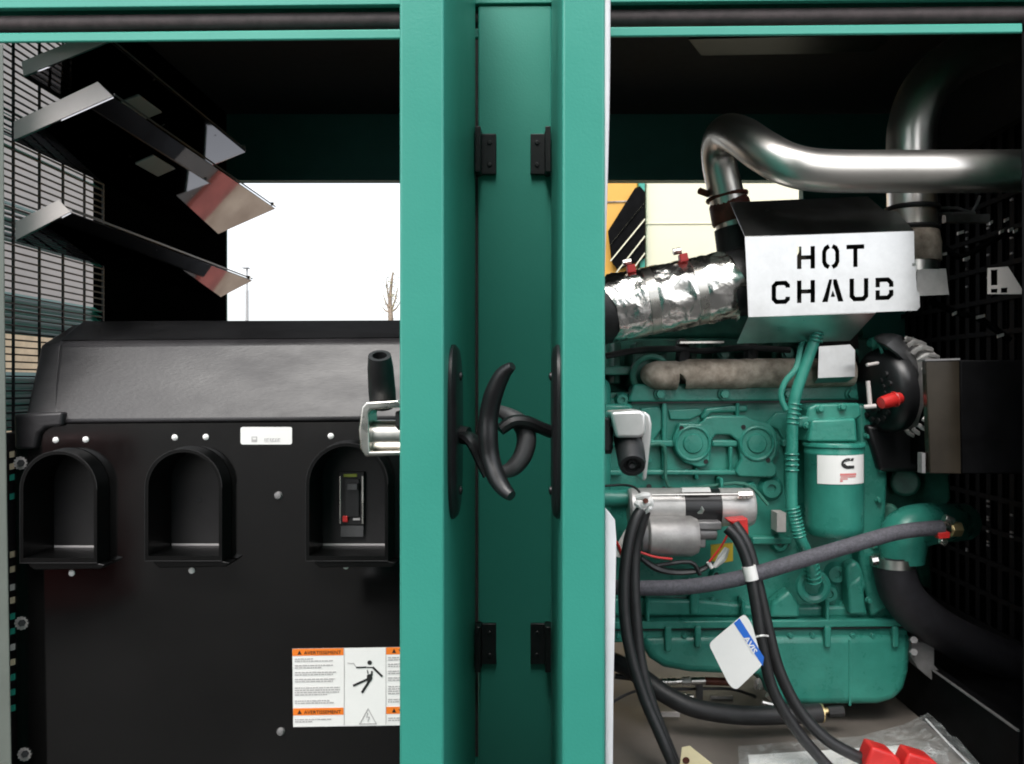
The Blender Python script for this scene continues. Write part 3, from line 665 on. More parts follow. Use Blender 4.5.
for x, y in ((820,409),(842,407),(807,426)): bolt(x, y, 1.925, 3, 'engine', .010)
# vent pipe with ribbed cuffs
b = B(); Yv = 1.90
pth = [P(819,318,Yv), P(816,335,Yv), P(808,358,Yv), P(797,390,Yv), P(793,412,Yv), P(792,450,Yv), P(791.5,500,Yv), P(794,520,Yv), P(801,540,Yv), P(810,560,Yv+.02), P(814,582,Yv+.05)]
b.tube(pth, R(5.8, Yv), 14, 6); vp = b.build('vent_pipe', 'engine', E)
def cuff(p, q, n, r):
    b = B()
    for k in range(n):
        t = k/(n-1); c_ = p.lerp(q, t); b.torus(c_, q-p, r, .0021, 20, 6)
    b.build('ribbed_cuff', 'engine', vp)
cuff(P(818.5,323,Yv), P(815,341,Yv), 6, R(6.8, Yv)); cuff(P(795,404,Yv), P(793,423,Yv), 5, R(6.3, Yv)); cuff(P(792,454,Yv), P(792,470,Yv), 4, R(6.3, Yv)); cuff(P(792.5,508,Yv), P(799,536,Yv), 9, R(6.2, Yv)); cuff(P(811,562,Yv+.03), P(814,580,Yv+.05), 5, R(7, Yv))
b = B(); b.tube([P(812,330,Yv+.03), P(802,345,Yv+.02), P(796,368,Yv), P(785,382,Yv), P(781,396,Yv), P(786,410,Yv)], R(3, Yv), 10, 5); b.build('breather_tube', 'engine', E)
b = B(); b.torus(P(813, 586, 1.98), (0, 1, 0), R(13, 1.98), .012); b.build('pipe_flange', 'engine', E)
b = B(); b.rect(777, 513, 786, 532, 1.99, 2.04); b.build('part_sticker', 'liner', E)
# water outlet elbow
b = B(); Yw = 1.97
b.tube([P(962,522,2.12), P(942,523,2.03), P(922,525,Yw), P(906,532,Yw-.01), P(903,548,Yw-.01), P(903,562,Yw-.01)], [R(20,Yw),R(20,Yw),R(21.5,Yw),R(23,Yw),R(22,Yw),R(20,Yw)], 24, 6); b.build('water_elbow', 'engine', E)

# ------------------------------------------------------------------ things hung on and around the engine
# starter
T = thing('starter_motor', 'grey cast starter motor with black middle band, bolted to the green block', 'starter motor', P(690, 520, 1.98))
b = B(); Ys = 1.93; rs = R(19, Ys); o = P(628, 507, Ys)
b.m('alu'); b.lathe(o, (1, 0, 0), [(0, rs*.9), (.006, rs), (R(54, Ys), rs)], 32)
b.m('black'); b.lathe(P(682.2,507,Ys), (1,0,0), [(0, rs*.985), (R(36, Ys), rs*.985)], 32)
b.m('alu'); b.lathe(P(718.4,507,Ys), (1,0,0), [(0, rs), (R(31, Ys), rs), (R(34, Ys), rs*.9), (R(35, Ys), rs*.6)], 32)
b.build('body', 'alu', T)
b = B(); rq = R(20, 1.88); b.m('alumid'); b.lathe(P(647,536,1.875), (1,0,0), [(0, rq*.93), (.004, rq), (R(44,1.875), rq), (R(50,1.875), rq*.86), (R(50,1.875), .001)], 32)
b.m('aludk'); b.lathe(P(640,537,1.875), (1,0,0), [(0, rq*.6), (.002, rq*.8), (R(7,1.875), rq*.82)], 24); b.build('solenoid', 'alu', T)
b = B(); b.cyl(P(652,495,1.878), P(745,494,1.878), R(1.6,1.88), n=10); b.cyl(P(738,495,1.882), P(752,494.6,1.882), R(4,1.88), n=6); b.build('tie_rod', 'zinc', T)
b = B(); b.poly([(682,488.4),(710,488),(711,492),(682,492.4)], 1.886, 1.9); b.m('white'); b.build('rating_plate', 'white', T)
b = B(); b.poly([(682,500),(720,499),(722,524),(704,530),(690,528),(672,512)], 1.90, 1.95); b.pieces('bracket', 'black', T, bevel=.004)
b = B(); b.cyl(P(700,510,1.9), P(700,510,1.885), R(4.4,1.9), n=6); b.cyl(P(692,540,1.86), P(692,540,1.845), R(5,1.86), n=6); b.rect(688, 533, 698, 545, 1.862, 1.89); b.pieces('terminal_nut', 'zinc', T, bevel=.001)
b = B(); b.rect(698, 522, 722, 530, 1.86, 1.92); b.cyl(P(698,533,1.88), P(716,533,1.88), R(7,1.88)); b.rect(697, 538, 706, 548, 1.87, 1.92); b.pieces('terminal_block', 'aludk', T, bevel=.003)
b = B(); b.tube([P(596,498,1.95), P(628,499,1.95)], R(9, 1.95), 20, 1); b.build('nose', 'engine', T)
b = B(); b.poly([(727,520),(748,518),(749,538),(743,537),(732,524)], 1.84, 1.88); b.build('terminal_boot', 'red', T, .004, 3)
b = B(); b.poly([(711,545),(733,543),(733,561),(722,563),(711,561)], 1.95, 1.955); b.m('yellow'); b.build('yellow_plate', 'yellow', T)
b = B(); b.tube([P(641,558,1.85), P(656,568,1.85), P(676,572,1.86), P(700,570,1.86), P(712,562,1.86)], [.010,.014,.012,.010,.008], 8, 4, flat=(1,.6)); b.tube([P(655,566,1.85), P(690,562,1.85), P(700,575,1.85)], .005, 8, 4); b.pieces('loom', 'rubber', T)
b = B(); b.tube([P(640,552,1.83), P(655,557,1.83), P(672,559,1.84)], .0028, 8, 4); b.tube([P(728,534,1.84), P(722,545,1.84), P(714,556,1.84), P(709,562,1.84)], .0025, 8, 4); b.pieces('red_wire', 'red', T)
b = B(); b.tube([P(727,548,1.86), P(722,558,1.86), P(714,567,1.86)], [.006,.011,.004], 8, 4); b.tube([P(708,562,1.85), P(712,568,1.85)], .005, 8, 1); b.pieces('cable_tag', 'white', T)

# heat shield with stencilled words
YS = 1.83
Hs = thing('heat_shield', 'folded galvanised heat shield with stencil cut words HOT CHAUD', 'heat shield', P(830, 270, YS+.06))
tt = lambda x, y: y-.036*(x-800)
def box_letters(x0, y0, w, h, polys): return [[(x0+u*w, tt(x0+u*w, y0+v*h)) for u, v in pl] for pl in polys]
def SP(pts, w=.2, asp=.78): # stroke in a box of aspect asp
    return [(x/asp, y) for x, y in stroke([(px*asp, py) for px, py in pts], w)]
h_ = .095
Hh = [[(0,0),(.25,0),(.25,.40),(.75,.40),(.75,0),(1,0),(1,1),(.75,1),(.75,.59),(.25,.59),(.25,1),(0,1)]]
Oo = [SP([(.40,.03),(.10+.1,.12),(.10,.28),(.10,.72),(.20,.88),(.40,.97)]), SP([(.60,.03),(.80,.12),(.90,.28),(.90,.72),(.80,.88),(.60,.97)])]
Tt = [[(0,0),(1,0),(1,.2),(.625,.2),(.625,1),(.375,1),(.375,.2),(0,.2)]]
Cc = [SP([(.90,.30),(.90,.20),(.76,.085),(.26,.085),(.105,.22),(.105,.78),(.26,.915),(.76,.915),(.90,.80),(.90,.70)])]
Uu = [SP([(.10,0),(.10,.78),(.26,.915),(.74,.915),(.90,.78),(.90,0)])]
Aa = [[(.33,0),(.475,0),(.27,1),(0,1),(.14,.62)], [(.525,0),(.69,0),(1,1),(.75,1),(.515,.2)], [(.50,.48),(.62,.78),(.40,.78)]]
Dd = [[(0,0),(.74,0),(1,.2),(1,.43),(.75,.43),(.75,.29),(.64,.2),(.25,.2),(.25,.43),(0,.43)], [(0,.56),(.25,.56),(.25,.8),(.64,.8),(.75,.71),(.75,.56),(1,.56),(1,.8),(.74,1),(0,1)]]
loops = [[(745,237),(914,231),(914.5,263),(912,263.5),(912.5,266),(915.5,266),(917,291),(919.5,293),(920,307),(917,310.5),(748.5,317)]]
for x0, pl in ((797,Hh),(822.5,Oo),(846.5,Tt)): loops += box_letters(x0, 246.5, 18 if pl is not Oo else 16.5, 22.5, pl)
for x0, w, pl in ((772,17.5,Cc),(797,18,Hh),(822,21.5,Aa),(850,18,Uu),(875.5,18,Dd)): loops += box_letters(x0, 280.5, w, 22.5, pl)
b = B(); b.curve(loops, YS, .002); b.build('front_face', 'galv', Hs, smooth=0)
b = B(); k = YS
pa, pb, pc = P(745,237,YS), P(914,231,YS), P(730,203,YS+.14); npl = (pb-pa).cross(pc-pa)
def onpl(x, y): d_ = P(x, y, 1.0); return d_*(npl.dot(pa)/npl.dot(d_))
top = [onpl(*q) for q in ((745,237),(914,231),(897,212),(884,211),(868,197),(730,203))]
vs = [b.bm.verts.new(p) for p in top]; v2 = [b.bm.verts.new(p+Vector((0,.001,.002))) for p in top]
b._f(vs); b._f(v2[::-1])
for i in range(6): b._f([vs[i], v2[i], v2[(i+1)%6], vs[(i+1)%6]])
b.build('top_face', 'galv', Hs, smooth=0)
b = B(); q = [P(748.5,317.2,YS), P(876,313,YS), P(850,341,YS+.09), P(737,343.5,YS+.09)]; b.sheet(q, .002); b.build('bottom_face', 'galv', Hs)
b = B(); b.poly([(917,269.5),(946,268.5),(949,294.5),(917,296)], YS+.06, YS+.062); b.build('side_tab', 'alu', Hs)
b = B(); b.poly([(819,346.5),(850,344.5),(855,350),(855,376.5),(818,378)], 1.945, 1.947); b.sheet([P(818,378,1.945), P(855,376.5,1.945), P(846,383,2.0), P(814,384,2.0)], .002); b.build('lower_tab', 'galv', Hs)

b = B(); b.lathe(P(800,285,2.12), (1,-.1,0), [(0,.02),(0,.09),(.03,.13),(.09,.14),(.14,.12),(.17,.08),(.22,.075),(.24,.03)], 28); b.build('turbocharger', 'rustdk', E)
b = B(); b.tube([P(835,285,2.15), P(836,330,2.16), P(836,365,2.1)], .055, 16, 4); b.build('turbo_foot', 'rustdk', E)
# exhaust
X = thing('exhaust_pipe', 'brushed steel exhaust pipe bent over and running level above the heat shield', 'exhaust pipe', P(735, 255, 2.06))
YX = 1.745; rp = R(21, YX)
b = B(); b.tube([P(742,262,2.06), P(734,225,2.05), P(725,190,2.04), P(719,160,2.02), P(719,142,1.98), P(727,132.5,1.92), P(742,137,1.85), P(764,152,1.79), P(790,165,1.755), P(826,171,YX), P(900,171.5,YX), P(960,171.5,YX), P(1010,171,1.765), P(1050,170,1.83), P(1075,170,1.95)], [R(18,2.05),R(18,2.05),R(17.5,2.04),R(17,2.02),R(16.5,2.0),R(17.5,1.94),R(19.5,1.86),R(20.5,1.79),rp,rp,rp,rp,rp,rp,rp], 32, 9); b.build('pipe', 'steel', X)
b = B(); b.lathe(P(733.5,222,2.05), P(727,195,2.05)-P(733.5,222,2.05), [(0, R(20.5,2.05)), (.006, R(21,2.05)), (.05, R(20,2.05)), (.055, R(19,2.05))], 24); b.torus(P(727,197,2.05), P(727,190,2.05)-P(731,210,2.05), R(19,2.05), .006); b.cyl(P(708,194,2.04), P(700,191,2.02), .009, n=8); b.build('clamp', 'redbrown', X)
b = B(); b.lathe(P(739,256,2.05), P(733,226,2.05)-P(739,256,2.05), [(0, R(22,2.05)), (.02, R(20.5,2.05)), (.075, R(19,2.05))], 24); b.build('lower_collar', 'blackmat', X)
Xs = thing('exhaust_pipe', 'upright steel exhaust riser behind the level pipe, curving into the dark roof corner', 'exhaust pipe', P(914, 262, 1.98))
b = B(); b.tube([P(913,275,1.98), P(912,215,1.98), P(911,150,1.98), P(913,122,1.98), P(923,94,1.985), P(944,69,2.0), P(975,50,2.03), P(1020,36,2.08), P(1060,30,2.12)], R(23,1.98), 30, 8); b.build('pipe', 'steel', Xs)
b = B()
for y in (209, 229): b.torus(P(912,y,1.98), (0,0,1), R(24,1.98), .006, 28, 8)
b.build('clamp', 'blackmat', Xs)
b = B(); b.lathe(P(913,262,1.98), (0,0,1), [(0,R(26,1.98)),(.045,R(26,1.98)),(.06,R(25,1.98)),(.075,R(24,1.98))], 26); b.build('bellows', 'rust', Xs)

# foil wrapped duct
Dk = thing('intake_duct', 'crinkled silver foil wrapped air duct with two red tipped clamps', 'air duct', P(670, 292, 1.9))
YD = 1.94; p0, p1 = P(610,309,YD), P(733,284,YD); ax = (p1-p0); Ld = ax.length; rD = R(34, YD)
b = B(); N, K = 46, 56; rings = []; axn = ax.normalized(); u = axn.cross(Vector((0,1,0))).normalized(); w = axn.cross(u)
for i in range(N+1):
    t = i/N; c_ = p0+ax*t; ring = []
    for k in range(K):
        a = 2*math.pi*k/K
        rr = rD*(1+.016*math.sin(a*9+7*t)+.014*math.sin(a*5-21*t+2)+.016*random.uniform(-1,1))
        if .28 < t < .36 or .66 < t < .74: rr = rD*.975
        if t > .93: rr *= 1-.12*(t-.93)/.07*math.sin(3*a+1)
        ring.append(b.bm.verts.new(c_+rr*(math.cos(a)*u+math.sin(a)*w)+axn*.012*math.sin(3*a+2)*(1 if i in (0, N) else 0)))
    rings.append(ring)
for a_, b_ in zip(rings, rings[1:]):
    for k in range(K): b._f([a_[k], b_[k], b_[(k+1)%K], a_[(k+1)%K]])
b.build('foil_wrap', 'foil', Dk, smooth=70)
b = B(); b.tube([P(560,316,YD), P(600,311,YD), P(620,307,YD)], [rD*1.02, rD*1.0, rD*.93], 26, 4); b.tube([p0+ax*.9, p0+ax*1.05, P(750,281,YD+.04), P(772,290,YD+.12)], [rD*.9, rD*.98, rD*1.02, rD*1.0], 26, 5); b.pieces('rubber_hose', 'rubber', Dk)
b = B()
for t in (.32, .70): b.lathe(p0+ax*(t-.035), ax, [(0, rD*.99), (0, rD*1.0), (Ld*.07, rD*1.0), (Ld*.07, rD*.99)], 40)
b.pieces('band', 'zinc', Dk)
b = B()
for x, y in ((631.5,268.5),(684,257.5)): b.poly([(x-4.5,y-3.5),(x+3.5,y-5),(x+5,y+3),(x-3.5,y+4.5)], YD-.055, YD-.03)
b.pieces('band_tip', 'red', Dk, bevel=.002)
b = B()
for x, y in ((626,263),(676,252)): b.cyl(P(x-3,y,YD-.03), P(x+5,y-1.5,YD-.03), .008, n=8)
b.pieces('band_screw', 'zinc', Dk)
# charging alternator
C = thing('charging_alternator', 'black finned charging alternator with a red terminal cap', 'alternator', P(900, 390, 2.0))
c0 = P(885, 390, 1.96); axc = Vector((.97, .16, .12)).normalized()
b = B(); b.lathe(c0-axc*.03, axc, [(0,.03),(.0,.075),(.008,.092),(.02,.102),(.035,.106),(.05,.105),(.055,.09)], 32)
b.build('cover', 'black', C)
b = B(); uu = axc.orthogonal().normalized(); ww = axc.cross(uu)
for k in range(26):
    a = 2*math.pi*k/26; d = math.cos(a)*uu+math.sin(a)*ww; e = axc.cross(d)
    b.tube([c0+axc*.04+d*.104, c0+axc*.058+d*.121, c0+axc*.09+d*.108], .0058, 6, 2)
b.lathe(c0+axc*.056, axc, [(0,.100),(.004,.106),(.04,.104),(.06,.08)], 32)
b.build('fins', 'alu', C)
b = B(); b.lathe(c0+axc*.12, axc, [(0,.04),(.01,.05),(.02,.043),(.03,.05),(.04,.043),(.05,.05)], 24); b.build('pulley', 'aludk', C)
b = B(); pr = P(900,398,1.86); pl_ = P(881,403,1.845); b.tube([pr, pr.lerp(pl_,.5), pl_], [.0135,.0165,.0135], 14, 3); b.torus(pr.lerp(pl_,.28), pl_-pr, .0155, .003, 18, 6); b.build('terminal_cap', 'red', C)
b = B(); b.cyl(P(868,381,1.86), P(870,405,1.86), .0052, n=8); b.cyl(P(864,407,1.86), P(876,406,1.855), .005, n=8); b.cyl(P(867,365,1.87), P(878,363,1.88), .004, n=8); b.pieces('connector', 'liner', C)
b = B()
for i in range(9):
    a = math.radians(100+i*20); d = math.cos(a)*uu+math.sin(a)*ww
    for r_ in (.045, .072): b.cyl(c0-axc*.028+d*r_, c0-axc*.034+d*r_, .007, n=8)
b.pieces('vent_ring', 'blackmat', C)
b = B(); b.poly([(866,425),(922,425),(925,472),(880,472)], 1.98, 2.1); b.build('mounting_foot', 'black', C, .01)
Bl = B(); Bl.tube([P(886,338,1.95), P(894,342,1.90), P(910,360,1.92), P(921,382,1.95)], [.024,.030,.026,.018], 10, 4, flat=(1.2,.5)); tag(Bl.build('drive_belt', 'grey_lit', base=P(900,350,1.95)), 'dark grey ribbed drive belt coming down behind the charging alternator', 'belt')
b = B(); b.tube([P(871,343,1.97), P(876,343,1.95), P(880,344,1.95)], [.012,.016,.008], 10, 2); b.torus(P(878,352,1.95),(1,0,.3),.022,.004); b.torus(P(884,354,1.95),(1,0,.3),.022,.004); tag(b.build('hose_fitting', 'engine', base=P(876,344,1.95)), 'small green union with clip rings at the top of the charging alternator', 'fitting')
# black guard box
G = thing('fan_guard', 'black sheet belt guard box with a bronze sheen on its narrow front face', 'guard', P(960, 473, 1.78))
b = B(); b.poly([(926,361),(959.5,360),(961.5,474),(930,473.5)], 1.74, 1.76); b.build('front_face', 'amber', G, .002)
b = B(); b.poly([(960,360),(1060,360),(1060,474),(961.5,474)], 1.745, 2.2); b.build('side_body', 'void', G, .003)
b = B(); b.poly([(925,359.2),(960,358.2),(960,360),(925,361)], 1.738, 1.77); b.build('top_edge', 'aludk', G)
b = B(); b.poly([(922,453),(925.5,453),(925.5,473),(922,473)], 1.75, 1.77); b.build('tab', 'aludk', G)
# radiator core screen
Rd = thing('radiator_screen', 'black slotted radiator screen filling the dark right hand end', 'radiator', (1.33, 2.1, ZF))
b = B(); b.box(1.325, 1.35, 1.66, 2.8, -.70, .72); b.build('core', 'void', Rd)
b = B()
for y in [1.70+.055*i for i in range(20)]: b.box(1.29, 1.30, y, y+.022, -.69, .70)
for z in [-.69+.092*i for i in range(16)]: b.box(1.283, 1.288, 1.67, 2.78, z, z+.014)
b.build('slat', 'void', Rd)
b = B(); rnd = random.Random(3)
for i in range(60):
    y = rnd.choice([2.02,2.075,2.13,2.24,2.35]); z = rnd.uniform(-.5,-.28) if i < 30 else rnd.uniform(.28,.5)
    b.box(1.279, 1.2825, y, y+.012, z, z+.005)
b.pieces('fin_glint', 'aludk', Rd)
Bk = B(); Bk.curve([[(988,268),(1008,266.5),(1024,292),(1024,294),(988,294)],[(991,270),(998,269.5),(998,285),(991,285.5)],[(991,289),(998,288.5),(998,292.8),(991,292.8)],[(1001,288),(1008,287.5),(1008,292.8),(1001,292.8)]], 1.80, .003)
tag(Bk.build('slotted_bracket', 'liner', base=P(1004,285,1.8)), 'pale slotted metal bracket in the dark beside the radiator screen', 'bracket')
b = B(); b.tube([P(935,208,2.05), P(958,208,2.05), P(972,212,2.05), P(980,196,2.05)], .004, 8, 2); b.tube([P(930,214,2.05), P(975,213,2.05)], .004, 8, 1); b.rect(946,214,990,222,2.08,2.1); tag(b.build('pipe_hanger', 'aludk', base=P(958,210,2.05)), 'thin bent steel hanger under the right end of the level exhaust pipe', 'bracket')
b = B()
for x, y, w in ((937,254,10),(964,258,6),(958,232,6),(1000,231,4),(1009,229,4),(1005,219,4),(990,222,3),(1014,230,4),(977,316,8),(998,335,6),(953,313,4)):
    b.poly([(x,y),(x+w,y-2),(x+w,y+1),(x,y+3)], 1.97, 1.975)
Wc = thing('wiring_harness', 'scatter of small bright clips on dark wiring right of the heat shield', 'wiring', P(970, 280, 2.0))
b.pieces('clip', 'alu', Wc)
b = B(); b.tube([P(930,236,2.0), P(950,252,2.0), P(965,256,2.0), P(1000,236,2.0), P(1020,234,2.0)], .008, 8, 4); b.tube([P(928,300,2.02), P(955,312,2.0), P(978,318,2.0), P(1010,340,2.0)], .008, 8, 4); b.pieces('wire_bundle', 'void', Wc)

# hoses and cables
def cable(name, label, cat, pts, r, key, group=None, n=14, sub=7):
    base = Vector(pts[len(pts)//2]); b = B(); b.tube(pts, r, n, sub)
    return tag(b.build(name, key, base=base), label, cat, group)
Hh_ = thing('coolant_hose', 'grey braided hose running across the engine to a brass fitting', 'hose', P(740, 577, 1.83))
b = B(); b.tube([P(560,585,1.9), P(610,587,1.86), P(640,588,1.83), P(690,586.5,1.81), P(740,578,1.8), P(790,563.5,1.8), P(850,545.5,1.82), P(900,532,1.84), P(941,527.5,1.86)], R(7.6,1.83), 16, 8); b.build('hose', 'braid', Hh_)
b = B(); b.m('brass'); b.cyl(P(949,529,1.865), P(959,529,1.87), R(8,1.86), n=6); b.m('zinc'); b.cyl(P(938,527,1.86), P(950,529,1.865), R(5.5,1.86), n=12); b.cyl(P(944,518,1.86), P(953,522,1.86), R(4.5,1.86), n=8); b.cyl(P(940,540,1.85), P(946,543,1.85), R(3.5,1.86), n=8); b.m('red'); b.poly([(938,533),(950,532),(950,538),(939,539)], 1.84, 1.86)
b.build('fitting', 'brass', Hh_, .001)
Hb = thing('radiator_hose', 'thick black rubber hose bending down from the green elbow into the dark', 'hose', P(925, 620, 1.95))
b = B(); b.tube([P(893,556,Yw-.01), P(895,572,Yw-.01), P(901,592,1.97), P(918,613,1.99), P(948,634,2.03), P(986,652,2.08), P(1040,672,2.16)], [R(20,Yw),R(20,Yw),R(20.5,Yw),R(21,Yw),R(21,Yw),R(21,Yw),R(21,Yw)], 24, 8); b.build('hose', 'bighose', Hb)
b = B(); b.lathe(P(893.5,566,Yw-.01), (0,0,1), [(0,R(20,Yw)),(0,R(21,Yw)),(R(9,Yw),R(21,Yw)),(R(9,Yw),R(20,Yw))], 32); b.cyl(P(871,561,1.9), P(877,560,1.9), R(5,1.9), n=8); b.build('clamp', 'zinc', Hb)
# battery cables
grp = 'heavy black battery cables'
cA = [P(641,510,1.80), P(634,522,1.79), P(628,545,1.78), P(624,580,1.77), P(625,620,1.76), P(632,660,1.75), P(645,700,1.74), P(658,730,1.73), P(672,762,1.72), P(690,800,1.71)]
cB = [P(645,511,1.81), P(641,525,1.81), P(635,550,1.81), P(634,585,1.80), P(636,620,1.79), P(640,660,1.78), P(650,700,1.77), P(664,738,1.765), P(682,780,1.76)]
cable('battery_cable', 'black cable with worn white lettering dropping from the white taped terminal', 'cable', cA, R(5.6,1.78), 'cable', grp)
cable('battery_cable', 'second black cable from the white taped terminal, close behind its twin', 'cable', cB, R(6.2,1.78), 'cable', grp)
cable('battery_cable', 'white banded black cable from the red starter boot, left of its twin', 'cable', [P(727,528,1.81), P(738,540,1.80), P(748,565,1.79), P(755,600,1.78), P(762,645,1.77), P(773,690,1.765), P(795,728,1.76), P(822,760,1.755), P(850,790,1.75)], R(5.6,1.78), 'cable', grp)
cable('battery_cable', 'black cable from the starter boot ending at the red floor caps', 'cable', [P(734,524,1.84), P(747,545,1.82), P(757,580,1.81), P(767,625,1.80), P(779,670,1.79), P(799,710,1.78), P(825,738,1.77), P(852,754,1.765), P(874,763,1.765)], R(6,1.78), 'cable', grp)
b = B(); pA, pB = P(748.6,566,1.788), P(751.8,580,1.785); b.cyl(pA, pB, R(7,1.79), n=16); tag(b.build('cable_marker', 'white', base=pA), 'white marker band round the cable below the starter', 'cable band')
b = B().m('white'); c_ = P(644,503,1.80)
for q0, q1, rr in (((-.018,0,.012),(.012,-.004,.018),.009), ((-.02,-.003,.002),(-.006,-.006,-.012),.009), ((.006,-.002,.012),(.017,-.004,-.008),.008), ((.015,-.004,-.006),(.004,-.004,-.02),.006), ((-.012,-.008,-.004),(.010,-.009,.002),.009), ((.002,0,-.014),(.003,.003,-.03),.004)):
    b.tube([c_+Vector(q0), c_+Vector(q0).lerp(Vector(q1), .5)+Vector((.002,-.003,.002)), c_+Vector(q1)], [rr*.7, rr, rr*.55], 9, 3)
b.m('redbrown'); b.cyl(c_+Vector((.001,-.014,.007)), c_+Vector((.001,-.022,.008)), .006, n=8)
tag(b.build('taped_terminal', 'cream', base=c_), 'white taped cable lug with a coppery centre beside the starter', 'terminal')
b = B(); b.tube([P(604,486,1.85), P(625,485,1.84), P(637,489,1.82), P(643,500,1.80)], .0028, 8, 4); tag(b.build('thin_wire', 'cable', base=P(625,485,1.84)), 'thin black wire running to the white taped lug', 'wire')
b = B(); b.tube([P(606,532,1.86), P(617,543,1.84), P(622,556,1.84)], .0035, 8, 4); tag(b.build('thin_wire', 'red', base=P(617,543,1.84)), 'thin red wire left of the starter beside the cable', 'wire')
b = B(); b.tube([P(628,530,1.85), P(621,545,1.85), P(617,556,1.85)], [.006,.009,.011], 8, 3); tag(b.build('wire_sleeve', 'white', base=P(621,545,1.85)), 'short white sleeve left of the two black cables', 'sleeve')
# hose on floor and fittings under the pan
Hf = thing('drain_hose', 'black hose lying along the floor under the oil pan, gold banded end', 'hose', P(720, 713, 2.0))
b = B(); b.tube([P(560,650,2.2), P(610,660,2.1), P(640,676,2.0), P(665,694,1.96), P(695,708,1.94), P(740,715,1.94), P(790,714.5,1.95), P(820,713,1.96)], R(9.2,1.96), 16, 7); b.build('hose', 'rubber', Hf)
b = B(); b.m('brass'); b.cyl(P(820,713,1.96), P(822.5,713,1.96), R(9,1.96), n=16); b.cyl(P(824,711,1.96), P(834,710,1.96), R(3,1.96), n=8); b.m('blackmat'); b.cyl(P(828,712,1.96), P(843,711,1.96), R(5.5,1.96), n=10); b.build('end_fitting', 'brass', Hf)
Ff = thing('hose_coupling', 'silver fuel hose coupling with red brown sleeve under the pan, the upper and longer one', 'coupling', P(684, 682, 2.1))
b = B(); b.cyl(P(662,682,2.1), P(676,681.5,2.1), R(3.6,2.1), n=12); b.cyl(P(676,681.5,2.1), P(682,681,2.1), R(2.6,2.1), n=10); b.cyl(P(682,681.3,2.1), P(690,681,2.1), R(4.4,2.1), n=6); b.cyl(P(691,681,2.1), P(705,680.6,2.1), R(3.8,2.1), n=12); b.build('body', 'zinc', Ff)
b = B(); b.cyl(P(705,681,2.1), P(738,682,2.1), R(3.9,2.1), n=12); b.build('sleeve', 'redbrown', Ff)
b = B(); b.cyl(P(615,676,2.1), P(662,682,2.1), R(2.6,2.1), n=10); b.build('line', 'blackmat', Ff)
Fg = B(); Fg.cyl(P(664,696,2.1), P(680,697,2.1), R(3,2.1), n=12); Fg.cyl(P(680,697,2.1), P(686,697,2.1), R(4.2,2.1), n=6); Fg.cyl(P(686,697,2.1), P(693,697,2.1), R(3.2,2.1), n=12); tag(Fg.build('hose_coupling', 'zinc', base=P(680,697,2.1)), 'shorter silver coupling below the longer one on the floor', 'coupling')
b = B(); b.tube([P(612,702,2.05), P(640,690,2.1), P(690,689,2.15), P(730,689,2.15), P(756,697,2.1)], .004, 8, 5); b.rect(697,682,703,702,2.12,2.14); tag(b.build('fuel_line', 'grey_lit', base=P(690,690,2.15)), 'thin dark fuel line curving under the couplings', 'pipe')
b = B(); b.rect(711,696.5,733,700,2.19,2.2); b.rect(657,713,680,717,2.04,2.05); tag(b.build('floor_slot', 'liner', base=P(711,698,2.15)), 'pale slot strips showing in the grey floor under the engine', 'floor strip')
b = B(); b.poly([(757,678),(766,678),(766,690),(756,690)], 2.03, 2.05); b.cyl(P(768,694,2.0), P(774,699,2.0), .010, n=8); b.cyl(P(762,702,2.0), P(778,706,2.0), .006, n=8); tag(b.build('drain_cock', 'zinc', base=P(766,692,2.03)), 'small silver drain cock behind the two dangling cables', 'valve')
b = B(); b.poly([(912,640),(934,645),(934,665),(940,672),(932,680),(918,668),(910,655)], 2.0, 2.04); b.cyl(P(912,640,1.99), P(914,640,1.97), .009, n=6); b.cyl(P(912,652,1.99), P(914,652,1.97), .009, n=6); tag(b.build('engine_mount', 'aludk', base=P(925,660,2.0)), 'dull steel engine mount at the right foot of the oil pan', 'bracket')
# tags
Tg = thing('warning_tag', 'white card tag with a blue band reading AVIS tied to the cables', 'tag', P(757, 640, 1.75))
Yg = 1.74
def rp(pts, r=3):   # rounded corners
    out = []; n = len(pts)
    for i in range(n):
        p = Vector(pts[i]); a = (Vector(pts[i-1])-p).normalized(); c_ = (Vector(pts[(i+1)%n])-p).normalized()
        for t in (0, .33, .67, 1): out.append(tuple((p+a*r)*(1-t)**2+p*2*t*(1-t)+(p+c_*r)*t*t))
    return out
card = rp([(709,644.5),(743,614),(751,622),(765,663),(737,690),(731,686)], 4)
b = B(); b.m('white'); b.poly(rp([(708.5,644),(744.5,613.5),(752,624),(763,664.5),(736,690.5),(729,685)], 4.5), Yg, Yg+.0012)
b.m('blue'); b.poly([(733.8,623.4),(739.6,618.4),(764,657.2),(762.7,666)], Yg-.0006, Yg-.0001)
b.m('white'); b.text('AVIS', 743.2, 638.4, 5.6, Yg-.0012, .0004, math.radians(-58.2), 19, .025)
b.build('card', 'white', Tg)
b = B(); b.tube([P(756,637,1.742), P(762,635.5,1.735), P(768,636,1.76)], .0022, 8, 4); b.build('tie', 'white', Tg)
Tc = thing('paper_tag', 'cream manila tag with a reddish eyelet at the foot of the left cables', 'tag', P(695, 765, 1.70))
b = B(); b.poly([(682,747.5),(690,746),(726,775),(720,830),(676,830),(680,765)], 1.69, 1.6915); b.build('card', 'cream', Tc)
b = B(); b.lathe(P(686,760.5,1.6895), (0,-1,0), [(0,R(3.6,1.69)),(.001,R(3.4,1.69)),(.001,R(1.2,1.69)),(.0002,.0005)], 16); b.build('eyelet', 'redbrown', Tc)
